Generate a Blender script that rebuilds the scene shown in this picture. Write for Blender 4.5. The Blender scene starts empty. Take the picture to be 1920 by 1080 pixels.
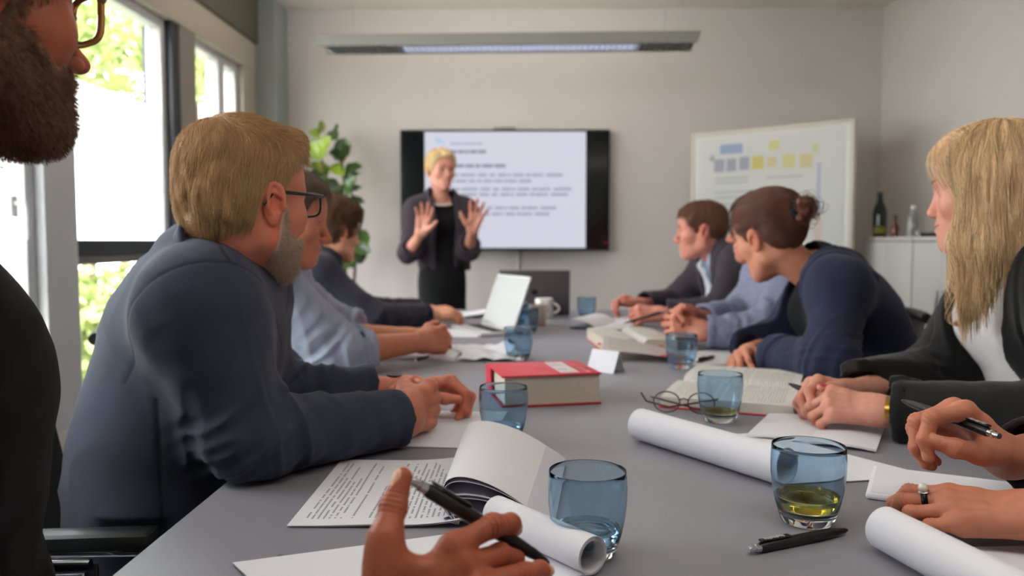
import bpy, math, random
import numpy as np
from mathutils import Vector, Matrix, Euler

random.seed(7)
rng = np.random.default_rng(7)
PI = math.pi
scene = bpy.context.scene
COL = scene.collection

# ------------------------------------------------------------------ camera
FPX = 1500.0
CAM = Vector((0.0, 0.0, 1.09))
PITCH = math.atan(90 / FPX)
YAW = math.atan(20 / FPX)
CROT = Euler((PI / 2 - PITCH, 0, YAW)).to_matrix()

def ray(px, py):
    return CROT @ Vector(((px - 960) / FPX, -(py - 540) / FPX, -1.0))

def P(px, py, Y):
    d = ray(px, py)
    return CAM + d * (Y / d.y)

def T(px, py, z=0.74):
    d = ray(px, py)
    return CAM + d * ((z - CAM.z) / d.z)

cam_data = bpy.data.cameras.new('camera')
cam_data.sensor_width = 36.0
cam_data.lens = FPX / 1920 * 36.0
cam_data.clip_start = 0.02
cam_data.clip_end = 200
cam_data.dof.use_dof = True
cam_data.dof.focus_distance = 1.0
cam_data.dof.aperture_fstop = 4.0
cam = bpy.data.objects.new('camera', cam_data)
cam.location = CAM
cam.rotation_euler = (PI / 2 - PITCH, 0, YAW)
COL.objects.link(cam)
scene.camera = cam

# ------------------------------------------------------------------ materials
def lin(c):
    out = []
    for v in c[:3]:
        v = v / 255.0
        out.append(v / 12.92 if v <= 0.04045 else ((v + 0.055) / 1.055) ** 2.4)
    return (*out, 1.0)

MATS = {}

def mat(name, rgb, rough=0.5, metal=0.0, spec=0.5, vary=None, bump=None, sheen=0.0,
        sss=0.0, attr=None, trans=0.0, ior=1.45, emit=None, coat=0.0):
    """vary=(scale, amount[, (sx,sy,sz)])  bump=(scale, strength[, distance])  attr=colour attribute that multiplies the base"""
    m = bpy.data.materials.new(name)
    m.use_nodes = True
    nt = m.node_tree
    b = nt.nodes['Principled BSDF']
    b.inputs['Base Color'].default_value = lin(rgb)
    b.inputs['Roughness'].default_value = rough
    b.inputs['Metallic'].default_value = metal
    b.inputs['Specular IOR Level'].default_value = spec
    b.inputs['IOR'].default_value = ior
    if trans:
        b.inputs['Transmission Weight'].default_value = trans
    if sheen:
        b.inputs['Sheen Weight'].default_value = sheen
        b.inputs['Sheen Roughness'].default_value = 0.5
    if coat:
        b.inputs['Coat Weight'].default_value = coat
        b.inputs['Coat Roughness'].default_value = 0.15
    if sss:
        b.inputs['Subsurface Weight'].default_value = sss
        b.inputs['Subsurface Radius'].default_value = (1.0, 0.35, 0.2)
        b.inputs['Subsurface Scale'].default_value = 0.008
    if emit:
        b.inputs['Emission Color'].default_value = lin(emit[0])
        b.inputs['Emission Strength'].default_value = emit[1]
    col = None
    tc = nt.nodes.new('ShaderNodeTexCoord')
    if attr:
        a = nt.nodes.new('ShaderNodeAttribute')
        a.attribute_name = attr
        col = a.outputs['Color']
    if vary:
        n = nt.nodes.new('ShaderNodeTexNoise')
        n.inputs['Scale'].default_value = vary[0]
        n.inputs['Detail'].default_value = 4
        src = tc.outputs['Object']
        if len(vary) > 2:
            mp = nt.nodes.new('ShaderNodeMapping')
            mp.inputs['Scale'].default_value = vary[2]
            nt.links.new(src, mp.inputs['Vector'])
            src = mp.outputs['Vector']
        nt.links.new(src, n.inputs['Vector'])
        mr = nt.nodes.new('ShaderNodeMapRange')
        mr.inputs['From Min'].default_value = 0.3
        mr.inputs['From Max'].default_value = 0.7
        mr.inputs['To Min'].default_value = 1 - vary[1]
        mr.inputs['To Max'].default_value = 1 + vary[1]
        nt.links.new(n.outputs['Fac'], mr.inputs['Value'])
        mx = nt.nodes.new('ShaderNodeMix')
        mx.data_type = 'RGBA'
        mx.blend_type = 'MULTIPLY'
        mx.inputs['Factor'].default_value = 1.0
        if col is None:
            mx.inputs['A'].default_value = lin(rgb)
        else:
            nt.links.new(col, mx.inputs['A'])
        cc = nt.nodes.new('ShaderNodeCombineColor')
        for k in range(3):
            nt.links.new(mr.outputs['Result'], cc.inputs[k])
        nt.links.new(cc.outputs['Color'], mx.inputs['B'])
        col = mx.outputs['Result']
    if col is not None:
        nt.links.new(col, b.inputs['Base Color'])
    if bump:
        n2 = nt.nodes.new('ShaderNodeTexNoise')
        n2.inputs['Scale'].default_value = bump[0]
        n2.inputs['Detail'].default_value = 3
        nt.links.new(tc.outputs['Object'], n2.inputs['Vector'])
        bp = nt.nodes.new('ShaderNodeBump')
        bp.inputs['Strength'].default_value = bump[1]
        bp.inputs['Distance'].default_value = bump[2] if len(bump) > 2 else 0.001
        nt.links.new(n2.outputs['Fac'], bp.inputs['Height'])
        nt.links.new(bp.outputs['Normal'], b.inputs['Normal'])
    MATS[name] = m
    return m

def text_mat(name, paper, ink, n_lines, u0=0.1, u1=0.9, v0=0.08, v1=0.92, word=14.0, swap=False, seed=0.0,
             gap=0.45, rough=0.6, bold_every=0, emit=0.0, fill=0.5):
    """paper with rows of printed words, laid out in the sheet's own UVs"""
    m = bpy.data.materials.new(name)
    m.use_nodes = True
    nt = m.node_tree
    b = nt.nodes['Principled BSDF']
    b.inputs['Roughness'].default_value = rough
    b.inputs['Specular IOR Level'].default_value = 0.3
    uv = nt.nodes.new('ShaderNodeUVMap')
    sep = nt.nodes.new('ShaderNodeSeparateXYZ')
    nt.links.new(uv.outputs['UV'], sep.inputs[0])
    U, V = (sep.outputs[0], sep.outputs[1]) if not swap else (sep.outputs[1], sep.outputs[0])
    def M(op, a, bb=None):
        n = nt.nodes.new('ShaderNodeMath')
        n.operation = op
        for i, s in enumerate((a, bb)):
            if s is None:
                continue
            if isinstance(s, (int, float)):
                n.inputs[i].default_value = s
            else:
                nt.links.new(s, n.inputs[i])
        return n.outputs[0]
    vl = M('MULTIPLY', V, float(n_lines))
    row = M('FLOOR', vl)
    fr = M('FRACT', vl)
    inrow = M('MULTIPLY', M('GREATER_THAN', fr, 0.25), M('LESS_THAN', fr, 0.25 + fill))
    inside = M('MULTIPLY', M('MULTIPLY', M('GREATER_THAN', U, u0), M('LESS_THAN', U, u1)),
               M('MULTIPLY', M('GREATER_THAN', V, v0), M('LESS_THAN', V, v1)))
    wn = nt.nodes.new('ShaderNodeTexWhiteNoise')
    wn.noise_dimensions = '2D'
    cb = nt.nodes.new('ShaderNodeCombineXYZ')
    nt.links.new(row, cb.inputs[0])
    cb.inputs[1].default_value = seed
    nt.links.new(cb.outputs[0], wn.inputs['Vector'])
    # ragged line ends
    endu = M('ADD', u0 + (u1 - u0) * 0.45, M('MULTIPLY', wn.outputs['Value'], (u1 - u0) * 0.75))
    ragged = M('LESS_THAN', U, endu)
    blank = M('GREATER_THAN', wn.outputs['Value'], 0.12)
    nz = nt.nodes.new('ShaderNodeTexNoise')
    nz.noise_dimensions = '2D'
    nz.inputs['Scale'].default_value = 1.0
    nz.inputs['Detail'].default_value = 1.0
    cb2 = nt.nodes.new('ShaderNodeCombineXYZ')
    nt.links.new(M('MULTIPLY', U, word * 3.0), cb2.inputs[0])
    nt.links.new(M('MULTIPLY', row, 7.31), cb2.inputs[1])
    nt.links.new(cb2.outputs[0], nz.inputs['Vector'])
    words = M('GREATER_THAN', nz.outputs['Fac'], gap)
    mask = M('MULTIPLY', M('MULTIPLY', inrow, inside), M('MULTIPLY', M('MULTIPLY', words, ragged), blank))
    mx = nt.nodes.new('ShaderNodeMix')
    mx.data_type = 'RGBA'
    mx.inputs['A'].default_value = lin(paper)
    mx.inputs['B'].default_value = lin(ink)
    nt.links.new(mask, mx.inputs['Factor'])
    if emit:
        b.inputs['Base Color'].default_value = (0.01, 0.01, 0.012, 1)
    else:
        nt.links.new(mx.outputs['Result'], b.inputs['Base Color'])
    if emit:
        nt.links.new(mx.outputs['Result'], b.inputs['Emission Color'])
        b.inputs['Emission Strength'].default_value = emit
    MATS[name] = m
    return m

# ------------------------------------------------------------------ mesh builder
class MB:
    def __init__(self):
        self.v, self.f, self.uv, self.m = [], [], {}, []

    def add(self, verts, faces, mi=0, uvs=None):
        o = len(self.v)
        self.v.extend(tuple(x) for x in verts)
        for i, f in enumerate(faces):
            if uvs:
                self.uv[len(self.f)] = [uvs[k] for k in f]
            self.f.append(tuple(k + o for k in f))
            self.m.append(mi)
        return self

    def box(self, c, s, rot=None, mi=0, bev=0.0):
        hx, hy, hz = s[0] / 2, s[1] / 2, s[2] / 2
        M = rot if rot is not None else Matrix.Identity(3)
        c = Vector(c)
        if bev <= 0:
            vs = [M @ Vector((sx * hx, sy * hy, sz * hz)) + c for sz in (-1, 1) for sx, sy in ((-1, -1), (1, -1), (1, 1), (-1, 1))]
            fs = [(3, 2, 1, 0), (4, 5, 6, 7), (0, 1, 5, 4), (1, 2, 6, 5), (2, 3, 7, 6), (3, 0, 4, 7)]
            return self.add(vs, fs, mi)
        bev = min(bev, hx * .98, hy * .98, hz * .98)
        # rounded-rectangle rings, two bevel steps on top and bottom
        rings = []
        prof = [(-hz, bev), (-hz + bev * .3, bev * .3), (-hz + bev, 0), (hz - bev, 0), (hz - bev * .3, bev * .3), (hz, bev)]
        for z, ins in prof:
            ring = []
            for sx, sy, a0 in ((1, 1, 0), (-1, 1, 90), (-1, -1, 180), (1, -1, 270)):
                for k in range(4):
                    a = math.radians(a0 + 30 * k)
                    ring.append(M @ Vector((sx * (hx - bev) + (bev - ins) * math.cos(a), sy * (hy - bev) + (bev - ins) * math.sin(a), z)) + c)
            rings.append(ring)
        n = 16
        vs = [v for r in rings for v in r]
        fs = []
        for i in range(len(rings) - 1):
            for j in range(n):
                a, b2 = i * n + j, i * n + (j + 1) % n
                fs.append((a, b2, b2 + n, a + n))
        fs.append(tuple(reversed(range(n))))
        fs.append(tuple(range((len(rings) - 1) * n, len(rings) * n)))
        return self.add(vs, fs, mi)

    def lathe(self, prof, c=(0, 0, 0), n=48, mi=0, axis=None, closed=False):
        """prof: (r, z) from bottom to top (outside going up)"""
        M = Matrix.Identity(3)
        if axis is not None:
            M = Vector((0, 0, 1)).rotation_difference(Vector(axis).normalized()).to_matrix()
        c = Vector(c)
        idx, vs = [], []
        for r, z in prof:
            if r < 1e-7:
                idx.append([len(vs)])
                vs.append(M @ Vector((0, 0, z)) + c)
            else:
                idx.append(list(range(len(vs), len(vs) + n)))
                for j in range(n):
                    a = 2 * PI * j / n
                    vs.append(M @ Vector((r * math.cos(a), r * math.sin(a), z)) + c)
        fs = []
        seq = list(zip(idx[:-1], idx[1:]))
        if closed:
            seq.append((idx[-1], idx[0]))
        for A, B in seq:
            for j in range(n):
                k = (j + 1) % n
                if len(A) == 1 and len(B) == 1:
                    continue
                if len(A) == 1:
                    fs.append((A[0], B[k], B[j]))
                elif len(B) == 1:
                    fs.append((A[j], A[k], B[0]))
                else:
                    fs.append((A[j], A[k], B[k], B[j]))
        return self.add(vs, fs, mi)

    def cyl(self, a, b, ra, rb=None, n=20, mi=0):
        a, b = Vector(a), Vector(b)
        rb = ra if rb is None else rb
        L = (b - a).length
        return self.lathe([(0, 0), (ra, 0), (rb, L), (0, L)], a, n, mi, axis=b - a)

    def tube(self, pts, r, n=10, mi=0, cap=True, squash=None):
        pts = [Vector(p) for p in pts]
        rs = r if isinstance(r, (list, tuple)) else [r] * len(pts)
        vs, up = [], Vector((0, 0, 1))
        t0 = (pts[1] - pts[0]).normalized()
        if abs(t0.dot(up)) > 0.9:
            up = Vector((1, 0, 0))
        nrm = (up - t0 * up.dot(t0)).normalized()
        for i, p in enumerate(pts):
            if i == 0:
                t = t0
            elif i == len(pts) - 1:
                t = (pts[i] - pts[i - 1]).normalized()
            else:
                t = ((pts[i + 1] - pts[i]).normalized() + (pts[i] - pts[i - 1]).normalized()).normalized()
            nrm = (nrm - t * nrm.dot(t)).normalized()
            bi = t.cross(nrm)
            for j in range(n):
                a = 2 * PI * j / n
                k = squash or 1.0
                vs.append(p + nrm * (rs[i] * math.cos(a)) + bi * (rs[i] * k * math.sin(a)))
        fs = []
        for i in range(len(pts) - 1):
            for j in range(n):
                k = (j + 1) % n
                fs.append((i * n + j, i * n + k, (i + 1) * n + k, (i + 1) * n + j))
        if cap:
            fs.append(tuple(reversed(range(n))))
            fs.append(tuple(range((len(pts) - 1) * n, len(pts) * n)))
        return self.add(vs, fs, mi)

    def sheet(self, fn, nu, nv, mi=0, thick=0.0, mi_back=None):
        """fn(u, v) -> point; UV on the front. thick > 0 adds a back and edges along the normal"""
        pts = [[Vector(fn(i / nu, j / nv)) for j in range(nv + 1)] for i in range(nu + 1)]
        W = nv + 1
        uvs = [(i / nu, j / nv) for i in range(nu + 1) for j in range(nv + 1)]
        q = [(i * W + j, (i + 1) * W + j, (i + 1) * W + j + 1, i * W + j + 1) for i in range(nu) for j in range(nv)]
        flat = [p for r in pts for p in r]
        self.add(flat, q, mi, uvs)
        if thick > 0:
            nr = []
            for i in range(nu + 1):
                for j in range(nv + 1):
                    du = pts[min(i + 1, nu)][j] - pts[max(i - 1, 0)][j]
                    dv = pts[i][min(j + 1, nv)] - pts[i][max(j - 1, 0)]
                    n = du.cross(dv)
                    nr.append(n.normalized() if n.length > 1e-12 else Vector((0, 0, 1)))
            back = [p - n * thick for p, n in zip(flat, nr)]
            mb = mi if mi_back is None else mi_back
            self.add(back, [tuple(reversed(f)) for f in q], mb, uvs)
            edge = [i * W for i in range(nu + 1)] + [nu * W + j for j in range(1, W)] + \
                   [i * W + nv for i in range(nu - 1, -1, -1)] + [j for j in range(nv - 1, 0, -1)]
            ev = [flat[k] for k in edge] + [back[k] for k in edge]
            ne = len(edge)
            self.add(ev, [(k, k + ne, (k + 1) % ne + ne, (k + 1) % ne) for k in range(ne)], mb)
        return self

    def build(self, name, mats, parent=None, smooth=None, loc=None):
        if not isinstance(mats, (list, tuple)):
            mats = [mats]
        me = bpy.data.meshes.new(name)
        off = Vector(loc) if loc is not None else Vector((0, 0, 0))
        me.from_pydata([Vector(v) - off for v in self.v], [], self.f)
        for m in mats:
            me.materials.append(m)
        me.polygons.foreach_set('material_index', self.m)
        if self.uv:
            uvl = me.uv_layers.new(name='UVMap')
            for fi, uv in self.uv.items():
                p = me.polygons[fi]
                for k, li in enumerate(p.loop_indices):
                    uvl.data[li].uv = uv[k]
        o = bpy.data.objects.new(name, me)
        COL.objects.link(o)
        if smooth is not None:
            me.polygons.foreach_set('use_smooth', [True] * len(me.polygons))
            me.set_sharp_from_angle(angle=math.radians(smooth))
        me.update()
        if parent is not None:
            o.parent = parent
            o.location = (0, 0, 0)
            if loc is not None:
                o.location = off
        elif loc is not None:
            o.location = off
        return o

def tag(o, label=None, cat=None, group=None, kind=None):
    if label:
        o['label'] = label
    if cat:
        o['category'] = cat
    if group:
        o['group'] = group
    if kind:
        o['kind'] = kind
    return o

def thing(name, label, cat, loc=(0, 0, 0), rotz=0.0, group=None):
    o = bpy.data.objects.new(name, None)
    o.empty_display_size = 0.05
    COL.objects.link(o)
    o.location = loc
    o.rotation_euler = (0, 0, rotz)
    return tag(o, label, cat, group)

def structure(name, mb, m, smooth=None):
    return tag(mb.build(name, m, smooth=smooth), kind='structure')

def dup(root, loc, rotz, label, group=None):
    r = root.copy()
    COL.objects.link(r)
    r.location = loc
    r.rotation_euler = (0, 0, rotz)
    r['label'] = label
    if group:
        r['group'] = group
    for ch in list(root.children):
        c = ch.copy()
        COL.objects.link(c)
        c.parent = r
        for g in list(ch.children):
            d = g.copy()
            COL.objects.link(d)
            d.parent = c
    return r

# ------------------------------------------------------------------ implicit surfaces
F32 = np.float32

def A3(p):
    return np.array(tuple(p)[:3], dtype=np.float64)

def smin(a, b, k):
    if k <= 0:
        return np.minimum(a, b)
    h = np.maximum(k - np.abs(a - b), 0) / k
    return np.minimum(a, b) - h * h * k * 0.25

def smax(a, b, k):
    return -smin(-a, -b, k)

def cap(p, a, b, ra, rb=None):
    rb = ra if rb is None else rb
    a, b = A3(a), A3(b)
    ba = b - a
    L2 = max(float(ba @ ba), 1e-12)
    t = np.clip(((p - a) @ ba) / L2, 0, 1)
    d = p - a - t[:, None] * ba
    return np.sqrt((d * d).sum(1)) - (ra + (rb - ra) * t)

def fcap(p, a, b, ra, rb, axis, flat):
    """round cone whose section is squeezed: distances along `axis` count `flat` times"""
    a, b, ax = A3(a), A3(b), A3(axis)
    ba = b - a
    ax = ax - ba * (ax @ ba) / max(float(ba @ ba), 1e-12)
    ax /= max(np.linalg.norm(ax), 1e-9)
    L2 = max(float(ba @ ba), 1e-12)
    t = np.clip(((p - a) @ ba) / L2, 0, 1)
    d = p - a - t[:, None] * ba
    w = d @ ax
    l2 = (d * d).sum(1) + (flat * flat - 1) * w * w
    return (np.sqrt(l2) - (ra + (rb - ra) * t)) / (0.5 + 0.5 * flat if flat > 1 else 1.0)

def ell(p, c, r, R=None):
    q = p - A3(c)
    if R is not None:
        q = q @ R          # columns of R are the local axes
    r = A3(r)
    k0 = np.sqrt(((q / r) ** 2).sum(1))
    k1 = np.sqrt(((q / (r * r)) ** 2).sum(1))
    return k0 * (k0 - 1) / np.maximum(k1, 1e-9)

def frame(x, up=(0, 0, 1)):
    """3x3 with columns x, y, z: x along `x`, z as near `up` as it can be"""
    x = A3(x)
    x /= np.linalg.norm(x)
    z = A3(up) - x * (A3(up) @ x)
    z /= np.linalg.norm(z)
    return np.stack([x, np.cross(z, x), z], axis=1)

def poly2(px, pz, poly):
    """signed distance to a polygon in 2D, negative inside"""
    n = len(poly)
    d = np.full(px.shape, 1e9)
    s = np.ones(px.shape)
    for i in range(n):
        ax, az = poly[i]
        bx, bz = poly[i - 1]
        ex, ez = bx - ax, bz - az
        wx, wz = px - ax, pz - az
        t = np.clip((wx * ex + wz * ez) / (ex * ex + ez * ez), 0, 1)
        dx, dz = wx - ex * t, wz - ez * t
        d = np.minimum(d, dx * dx + dz * dz)
        c1, c2, c3 = pz >= az, pz < bz, ex * wz > ez * wx
        flip = (c1 & c2 & c3) | (~c1 & ~c2 & ~c3)
        s = np.where(flip, -s, s)
    return s * np.sqrt(d)

_PERM = np.random.default_rng(3).random(4096).astype(np.float64)

def vnoise(p, scale=1.0, seed=0):
    """smooth value noise in 0..1; scale a number or three"""
    q = p * np.asarray(scale, dtype=np.float64) + seed * 17.37
    i = np.floor(q).astype(np.int64)
    f = q - i
    f = f * f * (3 - 2 * f)
    def h(a, b, c):
        return _PERM[(a * 1619 + b * 31337 + c * 6971 + seed * 1013) & 4095]
    x, y, z = i[:, 0], i[:, 1], i[:, 2]
    u, v, w = f[:, 0], f[:, 1], f[:, 2]
    l = lambda a, b, t: a + (b - a) * t
    return l(l(l(h(x, y, z), h(x + 1, y, z), u), l(h(x, y + 1, z), h(x + 1, y + 1, z), u), v),
             l(l(h(x, y, z + 1), h(x + 1, y, z + 1), u), l(h(x, y + 1, z + 1), h(x + 1, y + 1, z + 1), u), v), w)

def grid_mesh(f, lo, hi, h):
    """surface nets of f < 0 within the box, with fine samples taken only near the surface"""
    lo, hi = A3(lo), A3(hi)
    K = 4
    nc = np.maximum(np.ceil((hi - lo) / (h * K)).astype(int), 2)
    n = nc * K
    # coarse samples at block centres
    ax = [lo[i] + (np.arange(nc[i]) + 0.5) * h * K for i in range(3)]
    G = np.stack(np.meshgrid(*ax, indexing='ij'), -1).reshape(-1, 3)
    cv = f(G).reshape(nc)
    lim = h * K * 1.35
    act = np.abs(cv) < lim
    V = np.repeat(np.repeat(np.repeat(cv, K, 0), K, 1), K, 2).astype(F32)
    bi = np.argwhere(act)
    off = np.stack(np.meshgrid(np.arange(K), np.arange(K), np.arange(K), indexing='ij'), -1).reshape(-1, 3)
    for s in range(0, len(bi), 6000):
        ij = (bi[s:s + 6000, None, :] * K + off[None]).reshape(-1, 3)
        V[ij[:, 0], ij[:, 1], ij[:, 2]] = f(lo + (ij + 0.0) * h)
    # shut the border so that the surface closes
    for a in range(3):
        for e in (0, -1):
            sl = [slice(None)] * 3
            sl[a] = e
            V[tuple(sl)] = np.maximum(V[tuple(sl)], h * 0.5)
    S = V < 0
    C = [S[dx:n[0] - 1 + dx, dy:n[1] - 1 + dy, dz:n[2] - 1 + dz] for dx in (0, 1) for dy in (0, 1) for dz in (0, 1)]
    cnt = sum(c.astype(np.int8) for c in C)
    cells = np.argwhere((cnt > 0) & (cnt < 8))
    if len(cells) == 0:
        return np.zeros((0, 3)), np.zeros((0, 4), int)
    idx = np.full(tuple(n - 1), -1, dtype=np.int64)
    idx[cells[:, 0], cells[:, 1], cells[:, 2]] = np.arange(len(cells))
    acc = np.zeros((len(cells), 3))
    num = np.zeros(len(cells))
    corner = np.array([(dx, dy, dz) for dx in (0, 1) for dy in (0, 1) for dz in (0, 1)])
    vals = [V[cells[:, 0] + c[0], cells[:, 1] + c[1], cells[:, 2] + c[2]].astype(np.float64) for c in corner]
    for i in range(8):
        for j in range(i + 1, 8):
            if np.abs(corner[i] - corner[j]).sum() != 1:
                continue
            a, b = vals[i], vals[j]
            m = (a < 0) != (b < 0)
            t = np.where(m, a / np.where(m, a - b, 1), 0)
            acc += np.where(m[:, None], corner[i] + (corner[j] - corner[i]) * t[:, None], 0)
            num += m
    vert = lo + (cells + acc / num[:, None]) * h
    quads = []
    for a in range(3):
        b, c = (a + 1) % 3, (a + 2) % 3
        s0 = [slice(None)] * 3
        s1 = [slice(None)] * 3
        s0[a] = slice(0, n[a] - 1)
        s1[a] = slice(1, n[a])
        A, B = S[tuple(s0)], S[tuple(s1)]
        e = np.argwhere(A != B)
        e = e[(e[:, b] > 0) & (e[:, c] > 0) & (e[:, b] < n[b] - 1) & (e[:, c] < n[c] - 1)]
        if len(e) == 0:
            continue
        fl = A[e[:, 0], e[:, 1], e[:, 2]]
        def cell(db, dc):
            q = e.copy()
            q[:, b] += db
            q[:, c] += dc
            return idx[q[:, 0], q[:, 1], q[:, 2]]
        q = np.stack([cell(-1, -1), cell(0, -1), cell(0, 0), cell(-1, 0)], 1)
        q[~fl] = q[~fl][:, ::-1]
        quads.append(q)
    quads = np.concatenate(quads)
    quads = quads[(quads >= 0).all(1)]
    # pull the vertices onto the surface
    e = h * 0.25
    d0 = f(vert)
    g = np.stack([f(vert + np.eye(3)[k] * e) - f(vert - np.eye(3)[k] * e) for k in range(3)], 1) / (2 * e)
    gn = np.maximum((g * g).sum(1), 0.04)
    step = np.clip(d0 / gn, -h * 0.6, h * 0.6)
    vert = vert - g * step[:, None] * 0.8
    return vert, quads

def np_mesh(name, parts, mats, parent=None, colors=None, smooth=True):
    """parts: list of (verts, quads[, material index]); colors: per-vertex linear RGB in the order of the parts"""
    vs, qs, mi = [], [], []
    o = 0
    for pt in parts:
        v, q = pt[0], pt[1]
        vs.append(v)
        qs.append(q + o)
        mi.append(np.full(len(q), pt[2] if len(pt) > 2 else 0, dtype=np.int32))
        o += len(v)
    v, q, mi = np.concatenate(vs), np.concatenate(qs), np.concatenate(mi)
    me = bpy.data.meshes.new(name)
    me.vertices.add(len(v))
    me.vertices.foreach_set('co', v.astype(F32).ravel())
    me.loops.add(len(q) * 4)
    me.loops.foreach_set('vertex_index', q.astype(np.int32).ravel())
    me.polygons.add(len(q))
    me.polygons.foreach_set('loop_start', np.arange(len(q), dtype=np.int32) * 4)
    me.polygons.foreach_set('material_index', mi)
    me.polygons.foreach_set('use_smooth', np.full(len(q), smooth))
    for m in (mats if isinstance(mats, (list, tuple)) else [mats]):
        me.materials.append(m)
    if colors is not None:
        at = me.color_attributes.new('tone', 'FLOAT_COLOR', 'POINT')
        c = np.concatenate([colors, np.ones((len(colors), 1))], 1).astype(F32)
        at.data.foreach_set('color', c.ravel())
    me.update(calc_edges=True)
    me.validate()
    ob = bpy.data.objects.new(name, me)
    COL.objects.link(ob)
    if parent is not None:
        ob.parent = parent
    return ob

def strands(name, pts, radius, m, parent):
    """pts: (n, k, 3) polylines drawn as hair"""
    n, k = pts.shape[:2]
    cu = bpy.data.hair_curves.new(name)
    cu.add_curves([k] * n)
    cu.position_data.foreach_set('vector', pts.reshape(-1).astype(F32))
    ra = cu.attributes.get('radius') or cu.attributes.new('radius', 'FLOAT', 'POINT')
    taper = np.linspace(1.0, 0.35, k)
    ra.data.foreach_set('value', np.tile(taper * radius, n).astype(F32))
    cu.materials.append(m)
    ob = bpy.data.objects.new(name, cu)
    COL.objects.link(ob)
    if parent is not None:
        ob.parent = parent
    return ob
# ------------------------------------------------------------------ the room
XL, XR, YB, YN, ZC = -1.65, 2.31, 5.25, -1.6, 2.575

wall_m = mat('wall_paint', (209, 203, 199), 0.85, vary=(1.5, 0.02), bump=(220, 0.15, 0.0006))
ceil_m = mat('ceiling_paint', (224, 216, 208), 0.9)
floor_m = mat('carpet_grey', (92, 92, 96), 0.95, vary=(60, 0.2), bump=(400, 0.6, 0.002), sheen=0.2)
olive_m = mat('blind_box_olive', (92, 88, 74), 0.7)
beige_m = mat('lintel_beige', (176, 168, 154), 0.8)
column_m = mat('column_grey', (150, 156, 152), 0.75)
steel_grey_m = mat('frame_grey', (128, 124, 118), 0.5, metal=0.3)
white_frame_m = mat('frame_white', (196, 196, 198), 0.45)
dark_frame_m = mat('frame_dark', (34, 40, 50), 0.4)
metal_m = mat('brushed_metal', (176, 178, 180), 0.32, metal=1.0)
chrome_m = mat('chrome', (200, 200, 205), 0.15, metal=1.0)
black_plastic_m = mat('black_plastic', (18, 18, 20), 0.38)
white_plastic_m = mat('white_plastic', (214, 213, 210), 0.4)

structure('floor', MB().box((0.33, 1.8, -0.03), (4.4, 7.4, 0.06)), floor_m)
structure('ceiling', MB().box((0.33, 1.8, ZC + 0.05), (4.4, 7.4, 0.1)), ceil_m)
structure('wall_back', MB().box((0.33, YB + 0.06, ZC / 2), (4.4, 0.12, ZC)), wall_m)
structure('wall_right', MB().box((XR + 0.06, 1.8, ZC / 2), (0.12, 7.0, ZC)), wall_m)
structure('wall_rear', MB().box((0.33, YN - 0.06, ZC / 2), (4.4, 0.12, ZC)), wall_m)
structure('baseboard_back', MB().box((0.33, YB - 0.008, 0.04), (3.9, 0.016, 0.08), bev=0.004), white_plastic_m)
structure('baseboard_right', MB().box((XR - 0.008, 1.8, 0.04), (0.016, 6.8, 0.08), bev=0.004), white_plastic_m)

SILL = 0.40
HEAD = 2.13
w = MB()
w.box((XL - 0.1, 1.8, SILL / 2), (0.2, 7.0, SILL))
structure('wall_left', w, wall_m)
structure('trim_1', MB().box((XL - 0.09, 1.8, HEAD + 0.08), (0.18, 7.0, 0.17)), beige_m)          # lintel
structure('trim_2', MB().box((XL - 0.08, 1.8, (HEAD + 0.165 + ZC) / 2), (0.2, 7.0, ZC - HEAD - 0.165)), olive_m)  # blind boxes
structure('trim_3', MB().box((XL + 0.06, YB - 0.13, ZC / 2), (0.13, 0.26, ZC)), column_m)          # corner column
structure('trim_4', MB().box((XL - 0.08, 3.99, (SILL + HEAD) / 2), (0.15, 0.19, HEAD - SILL)), mat('column_taupe', (142, 134, 128), 0.6))
structure('trim_5', MB().box((XL - 0.08, 4.9, (SILL + HEAD) / 2), (0.15, 0.24, HEAD - SILL)), beige_m)
structure('trim_6', MB().box((XL - 0.08, 3.857, (SILL + HEAD) / 2), (0.14, 0.075, HEAD - SILL)), dark_frame_m)
structure('trim_7', MB().box((XL - 0.07, 2.86, (SILL + HEAD) / 2), (0.13, 0.2, HEAD - SILL)), white_frame_m)
structure('trim_8', MB().box((XL - 0.09, -0.65, (SILL + HEAD) / 2), (0.18, 1.9, HEAD - SILL)), wall_m)
structure('baseboard_left', MB().box((XL + 0.008, 1.8, 0.04), (0.016, 6.8, 0.08), bev=0.004), white_plastic_m)

# window glass: clear with a weak mirror
glass_m = bpy.data.materials.new('window_glass')
glass_m.use_nodes = True
nt = glass_m.node_tree
nt.nodes.remove(nt.nodes['Principled BSDF'])
tr = nt.nodes.new('ShaderNodeBsdfTransparent')
tr.inputs['Color'].default_value = (0.97, 0.99, 0.98, 1)
gl = nt.nodes.new('ShaderNodeBsdfGlossy')
gl.inputs['Roughness'].default_value = 0.02
mixn = nt.nodes.new('ShaderNodeMixShader')
mixn.inputs[0].default_value = 0.05
nt.links.new(tr.outputs[0], mixn.inputs[1])
nt.links.new(gl.outputs[0], mixn.inputs[2])
nt.links.new(mixn.outputs[0], nt.nodes['Material Output'].inputs[0])

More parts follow.
